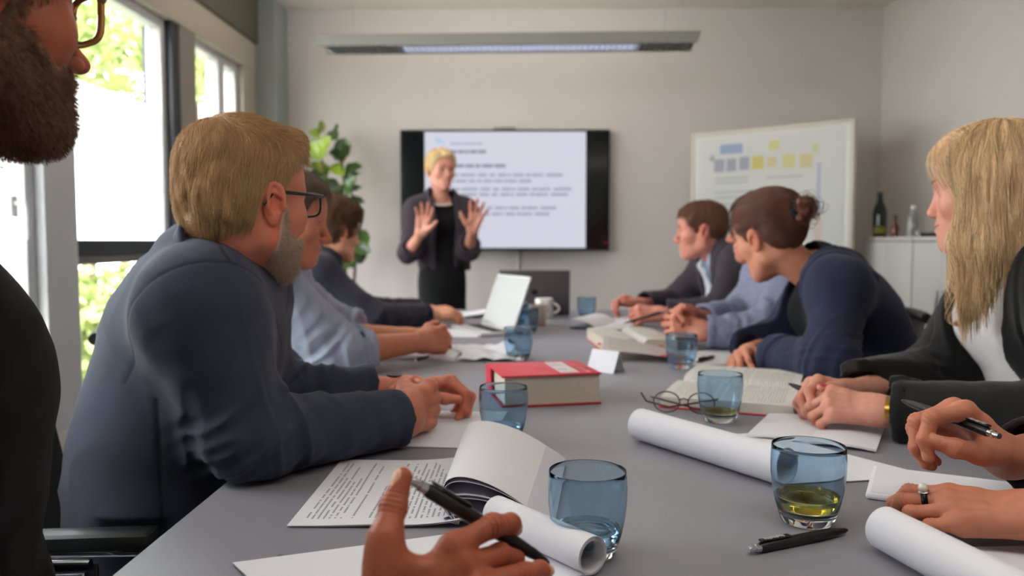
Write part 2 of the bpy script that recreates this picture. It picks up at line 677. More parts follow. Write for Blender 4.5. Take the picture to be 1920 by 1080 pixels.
film_m = bpy.data.materials.new('frosted_film')
film_m.use_nodes = True
nt = film_m.node_tree
nt.nodes.remove(nt.nodes['Principled BSDF'])
tl = nt.nodes.new('ShaderNodeBsdfTranslucent')
tl.inputs['Color'].default_value = (0.95, 0.96, 0.97, 1)
df = nt.nodes.new('ShaderNodeBsdfDiffuse')
df.inputs['Color'].default_value = (0.9, 0.91, 0.92, 1)
mixn = nt.nodes.new('ShaderNodeMixShader')
mixn.inputs[0].default_value = 0.15
nt.links.new(tl.outputs[0], mixn.inputs[1])
nt.links.new(df.outputs[0], mixn.inputs[2])
nt.links.new(mixn.outputs[0], nt.nodes['Material Output'].inputs[0])
film_line_m = film_m.copy()
film_line_m.name = 'film_line'
for n_ in film_line_m.node_tree.nodes:
    if n_.type in ('BSDF_TRANSLUCENT', 'BSDF_DIFFUSE'):
        n_.inputs['Color'].default_value = (0.10, 0.11, 0.115, 1)

def window(n, y0, y1, transom, film=None, fw=0.05, handle=None):
    x = XL - 0.075
    fr = MB()
    ym, yl = (y0 + y1) / 2, y1 - y0
    for yy in (y0 + fw / 2, y1 - fw / 2):
        fr.box((x, yy, (SILL + HEAD) / 2), (0.07, fw, HEAD - SILL), bev=0.004)
    for zz in (SILL + fw / 2, HEAD - fw / 2):
        fr.box((x, ym, zz), (0.07, yl - 2 * fw, fw), bev=0.004)
    o = structure('window_%d' % n, fr, white_frame_m, smooth=30)
    panes = [(SILL + fw, HEAD - fw)]
    if transom:
        t = MB()
        t.box((x, ym, transom - 0.03), (0.08, yl - 2 * fw, 0.03))
        t.build('transom', steel_grey_m, o)
        MB().box((x + 0.003, ym, transom + 0.018), (0.085, yl - 2 * fw, 0.064), bev=0.003).build('transom_band', dark_frame_m, o)
        panes = [(SILL + fw, transom - 0.045), (transom + 0.05, HEAD - fw)]
    for a, b in panes:
        MB().box((x - 0.01, ym, (a + b) / 2), (0.006, yl - 2 * fw, b - a)).build('pane', glass_m, o)
    if film:
        fo = MB().box((x - 0.004, ym, (film[0] + film[1]) / 2), (0.001, yl - 2 * fw, film[1] - film[0])).build('frosted_film', film_m, o)
        for k, (zz, a, b) in enumerate(((1.33, 0.30, 0.98), (1.255, 0.28, 0.94), (1.22, 0.28, 0.5), (1.52, 0.0, 0.16))):
            if zz > film[0]:
                ya, yb = y0 + fw + (yl - 2 * fw) * a, y0 + fw + (yl - 2 * fw) * b
                MB().box((x - 0.0028, (ya + yb) / 2, zz), (0.0008, yb - ya, 0.010)).build('film_line', film_line_m, fo)
    return o

window(1, 0.3, 2.76, None, film=(0.90, 1.71))
window(2, 2.96, 3.82, 1.04, film=(1.09, 1.71))
window(3, 4.09, 4.52, None, fw=0.04)
window(4, 4.52, 4.79, None, fw=0.05)
hd = thing('window_handle', 'light grey window handle at the left edge below the bearded chin', 'window handle', (XL - 0.035, 2.62, 1.2))
MB().box((0.008, 0, 0), (0.016, 0.03, 0.07), bev=0.004).build('plate', white_frame_m, hd, smooth=40)
MB().tube([(0.01, 0, 0.01), (0.05, 0, 0.01), (0.055, 0, -0.01), (0.055, 0, -0.11)], [0.009, 0.009, 0.010, 0.009]).build('grip', white_frame_m, hd, smooth=50)

# ------------------------------------------------------------------ outside
grass_m = mat('lawn', (128, 134, 104), 0.9, vary=(6, 0.25))
structure('ground', MB().box((-12, 4, -0.35), (20, 40, 0.1)), grass_m)
leaf_ms = [mat('leaf_outside_%d' % i, c, 0.5, vary=(1.2, 0.25)) for i, c in enumerate(((116, 130, 62), (124, 136, 74), (104, 120, 52)))]
bark_m = mat('bark', (88, 74, 58), 0.9, vary=(8, 0.3))

def leaf_cloud(n, centres, size, seed):
    g = np.random.default_rng(seed)
    m = MB()
    for i in range(n):
        c, r = centres[g.integers(len(centres))]
        d = g.normal(size=3)
        d /= np.linalg.norm(d)
        p = np.array(c) + d * np.array(r) * (g.random() ** 0.4)
        a = g.normal(size=3)
        a /= np.linalg.norm(a)
        b = np.cross(a, g.normal(size=3))
        b /= np.linalg.norm(b)
        s = size * (0.6 + 0.8 * g.random())
        c2 = np.cross(a, b) * s * 0.12
        m.add([p - a * s, p - b * s * .45 + c2, p + a * s, p + b * s * .45 + c2], [(0, 1, 2, 3)])
    return m

for i, (tx, ty, h, mi, lab) in enumerate((
        (-6.6, 12.0, 5.2, 0, 'green leafy tree outside behind the large frosted window'),
        (-7.2, 17.8, 6.4, 1, 'pale green tree outside behind the narrow window in the corner'))):
    t = thing('tree', lab, 'tree', (tx, ty, -0.3))
    MB().tube([(0, 0, 0), (0.05, 0.05, h * .3), (-0.05, 0.1, h * .6), (0, 0, h * .85)], [0.13, 0.1, 0.07, 0.03]).build('trunk', bark_m, t, smooth=60)
    g = np.random.default_rng(20 + i)
    cs = [((g.normal() * 1.0, g.normal() * 1.3, h * (0.35 + 0.6 * g.random())), (0.75, 0.85, 0.6)) for _ in range(13)]
    leaf_cloud(5200, cs, 0.11, 30 + i).build('foliage', leaf_ms[mi], t)
hg = thing('hedge', 'bright green hedge outside seen through the lower window panes', 'hedge', (-4.2, 6.0, -0.3))
leaf_cloud(6000, [((0, y * 0.9 - 4.5, 0.55), (0.5, 0.7, 0.6)) for y in range(12)], 0.1, 77).build('foliage', leaf_ms[1], hg)

# ------------------------------------------------------------------ conference table
table_m = mat('table_laminate', (136, 134, 142), 0.42, spec=0.4, vary=(3, 0.015), bump=(300, 0.05, 0.0003))
table_edge_m = mat('table_edge', (92, 92, 96), 0.5)
TZ = 0.74
TX0, TX1, TY0, TY1 = -0.43, 0.84, 0.30, 4.02
t = thing('conference_table', 'long grey laminate conference table in the middle of the room', 'table', ((TX0 + TX1) / 2, 2.1, 0))
cx = (TX0 + TX1) / 2
MB().box((0, (TY0 + TY1) / 2 - 2.1, TZ - 0.014), (TX1 - TX0, TY1 - TY0, 0.028), bev=0.003).build('tabletop', table_m, t, smooth=30)
for sx in (-1, 1):
    for yy in (0.55, 1.88, 3.85):
        lg = MB().box((sx * 0.36, yy - 2.1, 0.356), (0.06, 0.06, 0.712), bev=0.006).build('leg', metal_m, t, smooth=30)
        MB().cyl((sx * 0.36, yy - 2.1, 0), (sx * 0.36, yy - 2.1, 0.012), 0.034).build('foot', black_plastic_m, lg)
for sx in (-1, 1):
    MB().box((sx * 0.36, (TY0 + TY1) / 2 - 2.1, TZ - 0.05), (0.04, 3.3, 0.04)).build('rail', metal_m, t)

# ------------------------------------------------------------------ wall display
tvx, tvz, tvw, tvh = -0.115, 1.410, 1.346, 0.772
ty = YB - 0.05
tv = thing('wall_display', 'large black flat screen on the back wall showing a white slide', 'screen', (tvx, ty, tvz))
bezel_m = mat('bezel_black', (14, 15, 18), 0.35)
panel_m = mat('screen_black', (7, 11, 15), 0.12, spec=0.6)
MB().box((0, 0, 0), (tvw, 0.06, tvh), bev=0.008).build('housing', bezel_m, tv, smooth=30)
MB().box((0, -0.0305, 0), (tvw - 0.024, 0.003, tvh - 0.03)).build('panel', panel_m, tv)
MB().box((0.06, 0.03, 0), (0.4, 0.04, 0.3)).build('wall_bracket', black_plastic_m, tv)
def slide_mat(name, c, e):
    return mat(name, (22, 22, 25), 0.3, emit=(c, e))
slide_m = slide_mat('slide_white', (208, 208, 222), 0.57)
sx0, sx1 = (798 - 980) / FPX * 5.19 - tvx, (1097 - 980) / FPX * 5.19 - tvx
sl = MB().box(((sx0 + sx1) / 2, -0.0325, 0.0), (sx1 - sx0, 0.002, tvh - 0.03)).build('slide', slide_m, tv)
MB().box((0.0, -0.02, tvh / 2 + 0.004), (0.14, 0.03, 0.018), bev=0.004).build('sensor_bar', steel_grey_m, tv, smooth=30)
MB().box((0.655, -0.0325, -tvh / 2 + 0.05), (0.03, 0.002, 0.018)).build('red_sticker', mat('sticker_red', (120, 20, 24), 0.5), tv)
slide_ink = text_mat('slide_words', (208, 208, 222), (164, 165, 180), 1, 0, 1, 0, 1, word=10, gap=0.42, emit=0.57, fill=0.6)
slide_bold = text_mat('slide_heading', (208, 208, 222), (138, 140, 154), 1, 0, 1, 0, 1, word=7, gap=0.36, emit=0.57, fill=0.6)
for (xa, xb, yc, hh, bold) in ((822, 912, 287, 10, 1), (820, 948, 313, 10, 1), (830, 1054, 330, 9, 0), (830, 996, 341, 9, 0), (830, 1070, 356, 9, 0),
                               (830, 1064, 366, 9, 0), (830, 1042, 391, 9, 0), (830, 1030, 402, 9, 0), (845, 905, 272, 6, 0)):
    X0, X1 = (xa - 980) / FPX * 5.18 - tvx, (xb - 980) / FPX * 5.18 - tvx
    Z = CAM.z + (450 - yc) / FPX * 5.18 - tvz
    H = hh / FPX * 5.18
    m = MB()
    m.add([(X0, -0.0345, Z - H / 2), (X1, -0.0345, Z - H / 2), (X1, -0.0345, Z + H / 2), (X0, -0.0345, Z + H / 2)], [(0, 1, 2, 3)], 0, [(0, 0), (1, 0), (1, 1), (0, 1)])
    m.build('slide_text', slide_bold if bold else slide_ink, sl)
lx, lz = (827 - 980) / FPX * 5.18 - tvx, CAM.z + (450 - 265) / FPX * 5.18 - tvz
MB().add([(lx - .03, -.0345, lz + .025), (lx - .03, -.0345, lz - .02), (lx + .04, -.0345, lz - .02)], [(0, 1, 2)]).build('logo', slide_mat('slide_logo_blue', (170, 196, 220), 0.57), sl)
cd = MB().tube([(-0.03, YB - 0.008, tvz - 0.36), (-0.03, YB - 0.008, 0.5), (-0.03, YB - 0.008, 0.075)], 0.007).build('cable', white_plastic_m, smooth=60)
tag(cd, 'pale vertical cable duct running down the wall below the screen', 'cable duct')

# ------------------------------------------------------------------ pendant light
lamp_m = mat('lamp_grey', (140, 138, 134), 0.5)
pl = thing('pendant_light', 'long grey linear pendant light hanging in front of the back wall', 'lamp', ((950 - 980) / FPX * 4.0, 4.0, 2.055), math.radians(-1.6))
LL = 1.86
DOWN = 5.5
UP = 14.5
m = MB()
prof = [(-0.10, 0.028), (-0.095, -0.026), (-0.082, -0.026), (-0.082, 0.012), (0.082, 0.012), (0.082, -0.026), (0.095, -0.026), (0.10, 0.028)]
vs = []
for x, ins in ((-LL / 2, 0), (LL / 2, 0)):
    for y, z in prof:
        vs.append((x * (1.0 if z > 0 else 0.985), y, z))
n = len(prof)
m.add(vs, [(i, (i + 1) % n, n + (i + 1) % n, n + i) for i in range(n)] + [tuple(range(n - 1, -1, -1)), tuple(range(n, 2 * n))])
m.build('housing', lamp_m, pl)
lv = MB()
for k in range(64):
    x = -LL / 2 + 0.06 + k * (LL - 0.12) / 63
    lv.box((x, 0, -0.012), (0.003, 0.162, 0.026))
for y in (-0.045, 0.0, 0.045):
    lv.box((0, y, -0.012), (LL - 0.08, 0.003, 0.026))
lv.build('louvre', metal_m, pl)
MB().box((0.06, 0, -0.006), (LL * 0.62, 0.15, 0.006)).build('tube_cover', mat('lamp_diffuser', (235, 236, 248), 0.5, emit=((225, 228, 255), 1.6)), pl)
MB().box((0, 0, 0.031), (LL * 0.9, 0.15, 0.004)).build('added_uplight', mat('added_uplight_glow', (235, 235, 230), 0.5, emit=((255, 250, 246), UP)), pl)  # unseen glowing strip added on the lamp to brighten wall and ceiling
for px in (665, 1240):
    x = (px - 950) / FPX * 4.0
    MB().tube([(x, 0, 0.02), (x, 0, ZC - 2.055)], 0.002).build('suspension_wire', metal_m, pl)
    MB().cyl((x, 0, ZC - 2.085), (x, 0, ZC - 2.055), 0.02).build('ceiling_cup', white_plastic_m, pl)

# ------------------------------------------------------------------ whiteboard with a chart
board_m = mat('board_white', (214, 213, 208), 0.35)
sheet_m = mat('chart_paper', (206, 208, 206), 0.7)
b0, b1 = Vector((1.07, 5.05, 0)), Vector((1.80, 4.42, 0))
bd = (b1 - b0)
bw = bd.length
wb = thing('whiteboard', 'tall white mobile board with a coloured chart in the far right corner', 'whiteboard', (b0 + b1) / 2, math.atan2(bd.y, bd.x))
bz0, bz1 = 0.92, 1.735
MB().box((0, 0, (bz0 + bz1) / 2), (bw, 0.02, bz1 - bz0)).build('panel', board_m, wb)
fr = MB()
for sx in (-1, 1):
    fr.box((sx * bw / 2, 0, (bz0 + bz1) / 2), (0.026, 0.034, bz1 - bz0 + 0.03), bev=0.004)
for z in (bz0, bz1):
    fr.box((0, 0, z), (bw + 0.02, 0.034, 0.026), bev=0.004)
fr.build('frame', mat('board_frame', (204, 198, 186), 0.5), wb, smooth=30)
ch = MB().box((0.0, -0.012, (bz0 + bz1) / 2), (bw - 0.08, 0.002, bz1 - bz0 - 0.05)).build('chart_sheet', sheet_m, wb)
cm = {k: mat('chart_' + k, c, 0.7) for k, c in dict(blue=(148, 164, 196), slate=(160, 162, 178), gold=(202, 192, 112), yellow=(206, 202, 140),
                                                    sand=(206, 194, 152), green=(196, 204, 150), lilac=(178, 178, 202), pink=(212, 192, 184), grey=(176, 178, 180)).items()}
def chart(kind, u0, u1, v0, v1):
    # u along the board 0..1, v down from its top edge 0..1
    MB().box((bw * ((u0 + u1) / 2 - 0.5), -0.0138, bz1 - (bz1 - bz0) * (v0 + v1) / 2), (bw * (u1 - u0), 0.0012, (bz1 - bz0) * (v1 - v0))).build('chart_block', cm[kind], ch)
for a in (('blue', .19, .34, .085, .155), ('slate', .12, .15, .16, .2), ('slate', .15, .22, .19, .285), ('slate', .235, .30, .19, .285), ('slate', .32, .385, .185, .28),
          ('gold', .40, .48, .185, .28), ('sand', .50, .56, .20, .27), ('yellow', .595, .67, .19, .285), ('sand', .70, .775, .195, .29),
          ('yellow', .51, .575, .085, .15), ('green', .775, .81, .135, .19), ('lilac', .805, .825, .26, .62), ('pink', .79, .84, .65, .9)):
    chart(*a)
for v in (.33, .36, .43, .47, .52, .57):
    chart('grey', .16, .38 if v < .4 else .45, v, v + .012)
for v in (.34, .52):
    chart('grey', .5, .72, v, v + .01)
for sx in (-1, 1):
    lg = MB().box((sx * (bw / 2 - 0.02), 0.012, 0.5), (0.03, 0.03, 0.9), bev=0.004).build('leg', metal_m, wb, smooth=30)
    MB().box((sx * (bw / 2 - 0.02), 0.0, 0.04), (0.04, 0.42, 0.03), bev=0.008).build('foot', metal_m, lg, smooth=30)
    MB().cyl((sx * (bw / 2 - 0.02) - 0.01, -0.18, 0.025), (sx * (bw / 2 - 0.02) + 0.01, -0.18, 0.025), 0.025).build('caster', black_plastic_m, lg, smooth=40)
    MB().cyl((sx * (bw / 2 - 0.02) - 0.01, 0.18, 0.025), (sx * (bw / 2 - 0.02) + 0.01, 0.18, 0.025), 0.025).build('caster', black_plastic_m, lg, smooth=40)
MB().box((0.1, -0.04, bz0 + 0.005), (0.5, 0.06, 0.012), bev=0.003).build('pen_tray', metal_m, wb, smooth=30)

# ------------------------------------------------------------------ cabinets along the right wall
cab_m = mat('cabinet_white', (198, 197, 194), 0.5)
cab_side_m = mat('cabinet_side', (150, 142, 130), 0.55)
for k, (ya, yb, lab) in enumerate(((4.0, 4.56, 'white cabinet by the right wall nearest the whiteboard, bottles on top'),
                                   (3.43, 3.99, 'white cabinet by the right wall behind the blond woman in profile'))):
    c = thing('cabinet', lab, 'cabinet', ((1.93 + XR) / 2, (ya + yb) / 2, 0), group='white cabinets along the right wall')
    D, W = XR - 1.93 - 0.01, yb - ya
    MB().box((0, 0, 0.56), (D - 0.03, W, 1.06)).build('body', cab_side_m, c)
    MB().box((-0.005, 0, 1.095), (D, W, 0.022), bev=0.003).build('cabinet_top', cab_m, c, smooth=30)
    MB().box((0.01, 0, 0.03), (D - 0.06, W, 0.06)).build('plinth', black_plastic_m, c)
    for j in (-1, 1):
        dr = MB().box((-D / 2 + 0.006, j * W / 4, 0.57), (0.018, W / 2 - 0.004, 1.02), bev=0.003).build('door', cab_m, c, smooth=30)
        MB().box((-D / 2 - 0.012, j * 0.03, 0.8), (0.01, 0.012, 0.12), bev=0.003).build('handle', metal_m, dr, smooth=30)

def bottle(name, x, y, z, prof, m, lab, capm=None, label_m=None, lz=None):
    t = thing(name, lab, 'bottle', (x, y, z))
    MB().lathe(prof, n=24).build('body', m, t, smooth=40)
    r, zt = prof[-2]
    MB().lathe([(0, 0), (r * 1.15, 0), (r * 1.15, 0.022), (0, 0.022)], (0, 0, zt - 0.008), n=20).build('cap', capm or m, t, smooth=40)
    if label_m:
        rr = prof[2][0] * 1.01
        MB().lathe([(rr, lz[0]), (rr, lz[1])], n=24).build('paper_label', label_m, t, smooth=60)
    return t
wine_m = mat('bottle_green_dark', (16, 26, 18), 0.12, spec=0.6)
amber_m = mat('bottle_amber', (98, 44, 24), 0.15, spec=0.6)
clearb_m = mat('bottle_clear', (226, 232, 230), 0.05, trans=0.9)
cap_dark = mat('cap_black', (22, 22, 22), 0.4)
ct = 1.106
bottle('wine_bottle', 1.99, 4.50, ct, [(0, 0), (.036, 0), (.037, .01), (.037, .13), (.03, .165), (.015, .20), (.0135, .235), (0, .235)], wine_m,
       'tall dark green bottle on the cabinet beside the whiteboard', cap_dark, mat('wine_label', (120, 118, 50), 0.6), (.02, .06))
bottle('small_bottle', 2.02, 4.38, ct, [(0, 0), (.02, 0), (.021, .006), (.021, .05), (.016, .065), (.009, .08), (.009, .105), (0, .105)], amber_m,
       'small brown bottle on the cabinet between green and clear bottles', cap_dark)
bottle('clear_bottle', 2.03, 4.20, ct, [(0, 0), (.028, 0), (.029, .008), (.029, .085), (.022, .11), (.012, .13), (.012, .15), (0, .15)], clearb_m,
       'clear glass bottle on the cabinet right of the small brown bottle', white_plastic_m)
tr_ = thing('tray', 'flat dark tray on the cabinet right of the clear bottle', 'tray', (2.02, 3.88, ct))
MB().box((0, 0, 0.004), (0.11, 0.22, 0.008), bev=0.003).build('base', black_plastic_m, tr_, smooth=30)
rm = MB()
for sx in (-1, 1):
    rm.box((sx * .052, 0, .012), (.006, .22, .016), bev=0.002)
    rm.box((0, sx * .107, .012), (.11, .006, .016), bev=0.002)
rm.build('rim', black_plastic_m, tr_, smooth=30)

# ------------------------------------------------------------------ fiddle leaf plant in the far left corner
fl_m = mat('fiddle_leaf', (58, 84, 38), 0.35, vary=(9, 0.35), coat=0.2)
fl_y = mat('fiddle_leaf_young', (124, 146, 44), 0.4, vary=(9, 0.25), coat=0.2)
PY = 4.92
pbase = Vector(((640 - 980) / FPX * PY, PY, 0))
pt = thing('potted_plant', 'tall green broad-leaved plant in the far left corner behind the brown-haired man', 'plant', pbase)
MB().lathe([(0, 0), (.13, 0), (.165, .3), (.17, .31), (.155, .31), (.15, .27), (0, .27)], n=36).build('pot', mat('pot_grey', (120, 118, 116), 0.6), pt, smooth=40)
MB().lathe([(0, .272), (.148, .272), (.148, .276), (0, .28)], n=30).build('soil', mat('soil', (46, 34, 26), 0.95, bump=(60, 1.0, 0.01)), pt)
def pl(px, py, dy=0.0):
    q = P(px, py, PY + dy)
    return q - pbase
stems = [[(0, 0, .27), (.01, 0, .6), pl(650, 430), pl(646, 360), pl(640, 300), pl(632, 262)], [pl(650, 430), pl(622, 380), pl(606, 320), pl(600, 262), pl(596, 244)],
         [(0.0, 0.02, .27), (.06, .02, .7), pl(668, 470, .05), pl(664, 400, .05), pl(658, 350, .05)]]
sm = MB()
for s in stems:
    sm.tube(s, [0.012 - 0.0075 * i / (len(s) - 1) for i in range(len(s))], n=8)
sm.build('stem', mat('plant_stem', (84, 70, 46), 0.8), pt, smooth=60)

def leaf(mb, base, tip, w, seed):
    g = random.Random(seed)
    base, tip = Vector(base), Vector(tip)
    ax = tip - base
    L = ax.length
    ax.normalize()
    side = ax.cross(Vector((g.uniform(-.5, .5), g.uniform(-1, -.3), g.uniform(0.1, 1)))).normalized()
    nr = side.cross(ax)
    def fn(u, v):
        ww = w * (0.12 + math.sin(PI * min(1, u * 0.97 + .02)) ** 0.8 * (0.55 + 0.55 * u)) if 0.02 < u < 0.985 else w * 0.03
        s = (v - 0.5) * 2
        wav = 0.10 * w * math.sin(u * 16 + v * 3) * abs(s)
        return base + ax * (u * L) + side * (s * ww) + nr * (abs(s) * ww * 0.28 + wav - L * 0.22 * (u - .15) ** 2)
    mb.sheet(fn, 10, 6, thick=0.0008)

big, young = MB(), MB()
sd = 0
for (bx, by, tx, ty_, w, yv) in ((600, 262, 582, 236, .03, 1), (598, 250, 607, 226, .028, 1), (600, 300, 578, 262, .055, 1), (602, 300, 612, 256, .055, 1), (604, 330, 590, 300, .05, 1),
                                 (606, 340, 600, 300, .05, 1), (606, 330, 594, 338, .045, 0), (632, 262, 618, 238, .06, 0), (640, 300, 644, 260, .055, 0), (640, 300, 620, 285, .055, 0), (642, 305, 652, 268, .05, 1),
                                 (643, 330, 676, 306, .06, 0), (644, 330, 622, 305, .05, 1), (645, 350, 674, 318, .055, 0), (645, 350, 612, 345, .065, 0), (646, 360, 640, 352, .06, 0), (648, 365, 677, 346, .05, 0),
                                 (650, 380, 684, 374, .05, 0), (650, 385, 625, 350, .055, 0), (652, 400, 676, 402, .045, 0), (655, 420, 682, 412, .04, 0), (660, 430, 688, 448, .05, 0), (622, 380, 596, 372, .06, 0),
                                 (664, 470, 684, 490, .06, 0), (664, 480, 658, 498, .055, 0), (660, 470, 640, 500, .06, 0), (655, 440, 630, 470, .06, 0), (650, 420, 628, 440, .06, 0), (610, 340, 586, 320, .05, 0),
                                 (665, 460, 690, 470, .045, 0), (648, 372, 660, 330, .05, 0)):
    sd += 1
    r = random.Random(sd)
    leaf(young if yv else big, pl(bx, by, r.uniform(-.05, .08)), pl(tx, ty_, r.uniform(-.16, .12)), w, sd)
big.build('foliage', fl_m, pt, smooth=80)
young.build('young_foliage', fl_y, pt, smooth=80)

# ------------------------------------------------------------------ light
wd = bpy.data.worlds.new('sky')
scene.world = wd
wd.use_nodes = True
nt = wd.node_tree
bg = nt.nodes['Background']
tc = nt.nodes.new('ShaderNodeTexCoord')
sp = nt.nodes.new('ShaderNodeSeparateXYZ')
nt.links.new(tc.outputs['Generated'], sp.inputs[0])
rmp = nt.nodes.new('ShaderNodeValToRGB')
rmp.color_ramp.elements[0].position = 0.0
rmp.color_ramp.elements[0].color = (0.80, 0.78, 0.78, 1)
rmp.color_ramp.elements[1].position = 0.5
rmp.color_ramp.elements[1].color = (0.96, 0.95, 1.0, 1)
nt.links.new(sp.outputs[2], rmp.inputs[0])
nt.links.new(rmp.outputs[0], bg.inputs[0])
bg.inputs[1].default_value = 9.0

def portal(y0, y1):
    l = bpy.data.lights.new('window_portal', 'AREA')
    l.shape = 'RECTANGLE'
    l.size, l.size_y = HEAD - SILL, y1 - y0
    l.cycles.is_portal = True
    o = bpy.data.objects.new('window_portal', l)
    o.location = (XL - 0.19, (y0 + y1) / 2, (HEAD + SILL) / 2)
    o.rotation_euler = (0, -PI / 2, 0)
    COL.objects.link(o)
for a in ((0.3, 2.76), (2.96, 3.82), (4.09, 4.79)):
    portal(*a)

for k, (ly, lab) in enumerate(((0.55, 'long grey linear pendant light above the near end of the table'),)):
    t = thing('pendant_light', lab, 'lamp', (0.35, ly, 2.055), 0)  # fill lamp added out of view to brighten the near table
    MB().box((0, 0, 0), (1.86, 0.2, 0.05), bev=0.006).build('housing', lamp_m, t, smooth=30)
    MB().box((0, 0, -0.027), (1.7, 0.16, 0.004)).build('tube_cover', mat('lamp_diffuser_near', (235, 236, 240), 0.5, emit=((255, 246, 236), DOWN)), t)
    for sx in (-1, 1):
        MB().tube([(sx * .7, 0, .02), (sx * .7, 0, ZC - 2.055)], .002).build('suspension_wire', metal_m, t)
scene.view_settings.view_transform = 'Standard'
scene.view_settings.look = 'None'
scene.view_settings.exposure = 0.82
scene.view_settings.gamma = 1.0
scene.view_settings.use_curve_mapping = False
# ------------------------------------------------------------------ things on the table
paper_m = mat('paper_white', (226, 226, 232), 0.75, spec=0.25)
paper_warm_m = mat('paper_warm', (222, 218, 208), 0.8, spec=0.2)
paper_edge_m = mat('page_block', (206, 198, 182), 0.85, vary=(260, 0.10, (0.3, 0.3, 6.0)))
red_m = mat('cover_red', (204, 44, 68), 0.42, vary=(20, 0.05))
red_dark_m = mat('cover_red_edge', (168, 24, 40), 0.45)

def glass_mat(name, col, rough=0.0, ior=1.45):
    m = bpy.data.materials.new(name)
    m.use_nodes = True
    nt = m.node_tree
    nt.nodes.remove(nt.nodes['Principled BSDF'])
    g = nt.nodes.new('ShaderNodeBsdfGlass')
    g.inputs['Color'].default_value = (*col, 1)
    g.inputs['Roughness'].default_value = rough
    g.inputs['IOR'].default_value = ior
    nt.links.new(g.outputs[0], nt.nodes['Material Output'].inputs[0])
    return m
blue_glass_m = glass_mat('glass_blue', (0.79, 0.88, 0.945))
clear_glass_m = glass_mat('glass_clear', (0.93, 0.96, 0.97))
water_m = glass_mat('water', (0.92, 0.96, 0.985), ior=1.33)
juice_m = glass_mat('apple_spritzer', (0.95, 0.83, 0.42), ior=1.33)

def tumbler(loc, label, level=0.03, liquid=None, s=1.0):
    t = thing('tumbler', label, 'glass', loc, group='blue water tumblers on the table')
    t.scale = (s, s, s)
    out = [(0.0, 0.001), (.027, 0.0), (.0305, .003), (.0335, .012)]
    up = [(.0358, .020), (.0375, .026), (.0408, .042), (.0428, .060), (.0432, .075), (.0426, .088), (.0421, .0935), (.0416, .0942), (.0411, .0935),
          (.0416, .088), (.0421, .075), (.0416, .060), (.0395, .042), (.0360, .026), (.0336, .020)]
    b_ = MB().lathe(up, n=56)
    b_.lathe([(.0335, .012), (.0358, .020)], n=56, mi=1).lathe([(.0336, .020), (.030, .0165), (.022, .0145), (0, .014)], n=56, mi=1)
    b_.build('bowl', [blue_glass_m, clear_glass_m], t, smooth=60)
    MB().lathe(out + [(.0300, .0128), (0, .0128)], n=56).build('foot', clear_glass_m, t, smooth=50)
    if liquid:
        inner = [(0, .0146), (.0215, .0151), (.0295, .0172), (.0330, .0205), (.0355, .0265), (.0390, .0425), (.0411, .0600)]
        pr = [p for p in inner if p[1] < level]
        last = inner[len(pr)]
        k = (level - pr[-1][1]) / (last[1] - pr[-1][1])
        pr.append((pr[-1][0] + (last[0] - pr[-1][0]) * k, level))
        pr.append((0, level))
        MB().lathe(pr, n=48).build('liquid', liquid, t, smooth=50)
    return t

def at(px, py, z=TZ):
    q = T(px, py, z)
    return Vector((q.x, q.y, z))
tumbler(at(1101, 1040), 'blue tumbler with a little water nearest the camera beside the curled pages', .031, water_m, 1.02)
tumbler(at(1513, 979), 'blue tumbler with yellow drink by the black pen on the right', .034, juice_m, 1.04)
tumbler(at(944, 823), 'blue tumbler directly in front of the red book', .025, water_m)
tumbler(at(1349, 790), 'blue tumbler with a trace of yellow drink between folded spectacles and rolled paper', .022, juice_m)
tumbler(at(1277, 690), 'blue tumbler standing beside the white folded name card and open leaflet', .03, water_m)
tumbler(at(972, 674), 'blue tumbler just behind the red book beside crumpled paper', .02, water_m)
tumbler((0.018, 2.98, TZ), 'blue tumbler in front of its twin right of the tilted laptop screen', .02, water_m)
tumbler((-0.018, 3.28, TZ), 'blue tumbler half hidden behind the edge of the tilted laptop screen', .02, water_m)
tumbler((0.286, 3.57, TZ), 'farthest blue tumbler near the far end of the table right of the dark laptop', .02, water_m)

# ---- paper with a rolled edge
def rolled(name, label, cat, E0, E1, flat_dir, flat_len, R, turns, m, layers=1, rise=0.0, back=None):
    """E0-E1 is where the roll touches the table; the flat part runs along flat_dir"""
    E0, E1 = Vector((*E0, 0)), Vector((*E1, 0))
    fd = Vector((*flat_dir, 0)).normalized()
    ax = (E1 - E0).normalized()
    out = Vector((-ax.y, ax.x, 0))
    if out.dot(fd) > 0:
        out = -out
    t = thing(name, label, cat, (E0.x, E0.y, TZ))
    for k in range(layers):
        rr = R - 0.0012 * k
        total = flat_len + turns * 2 * PI * rr
        nf = 6
        nr = max(24, int(40 * turns))
        ss = [flat_len * i / nf for i in range(nf)] + [flat_len + turns * 2 * PI * rr * i / nr for i in range(nr + 1)]
        def fn(u, v, rr=rr, ss=ss, k=k):
            s = ss[min(int(round(u * (len(ss) - 1))), len(ss) - 1)]
            base = E0.lerp(E1, v) - E0
            if s < flat_len:
                w = flat_len - s
                return base + fd * w + Vector((0, 0, 0.0022 + 0.0006 * k + rise * (w / flat_len) ** 2))
            a = (s - flat_len) / rr
            r2 = rr * (1 - 0.035 * a / (2 * PI))
            return base + out * (r2 * math.sin(a)) + Vector((0, 0, 0.0022 + 0.0006 * k + rr - r2 * math.cos(a)))
        MB().sheet(fn, len(ss) - 1, 10, thick=0.0006).build('page', m, t, smooth=60)
    return t

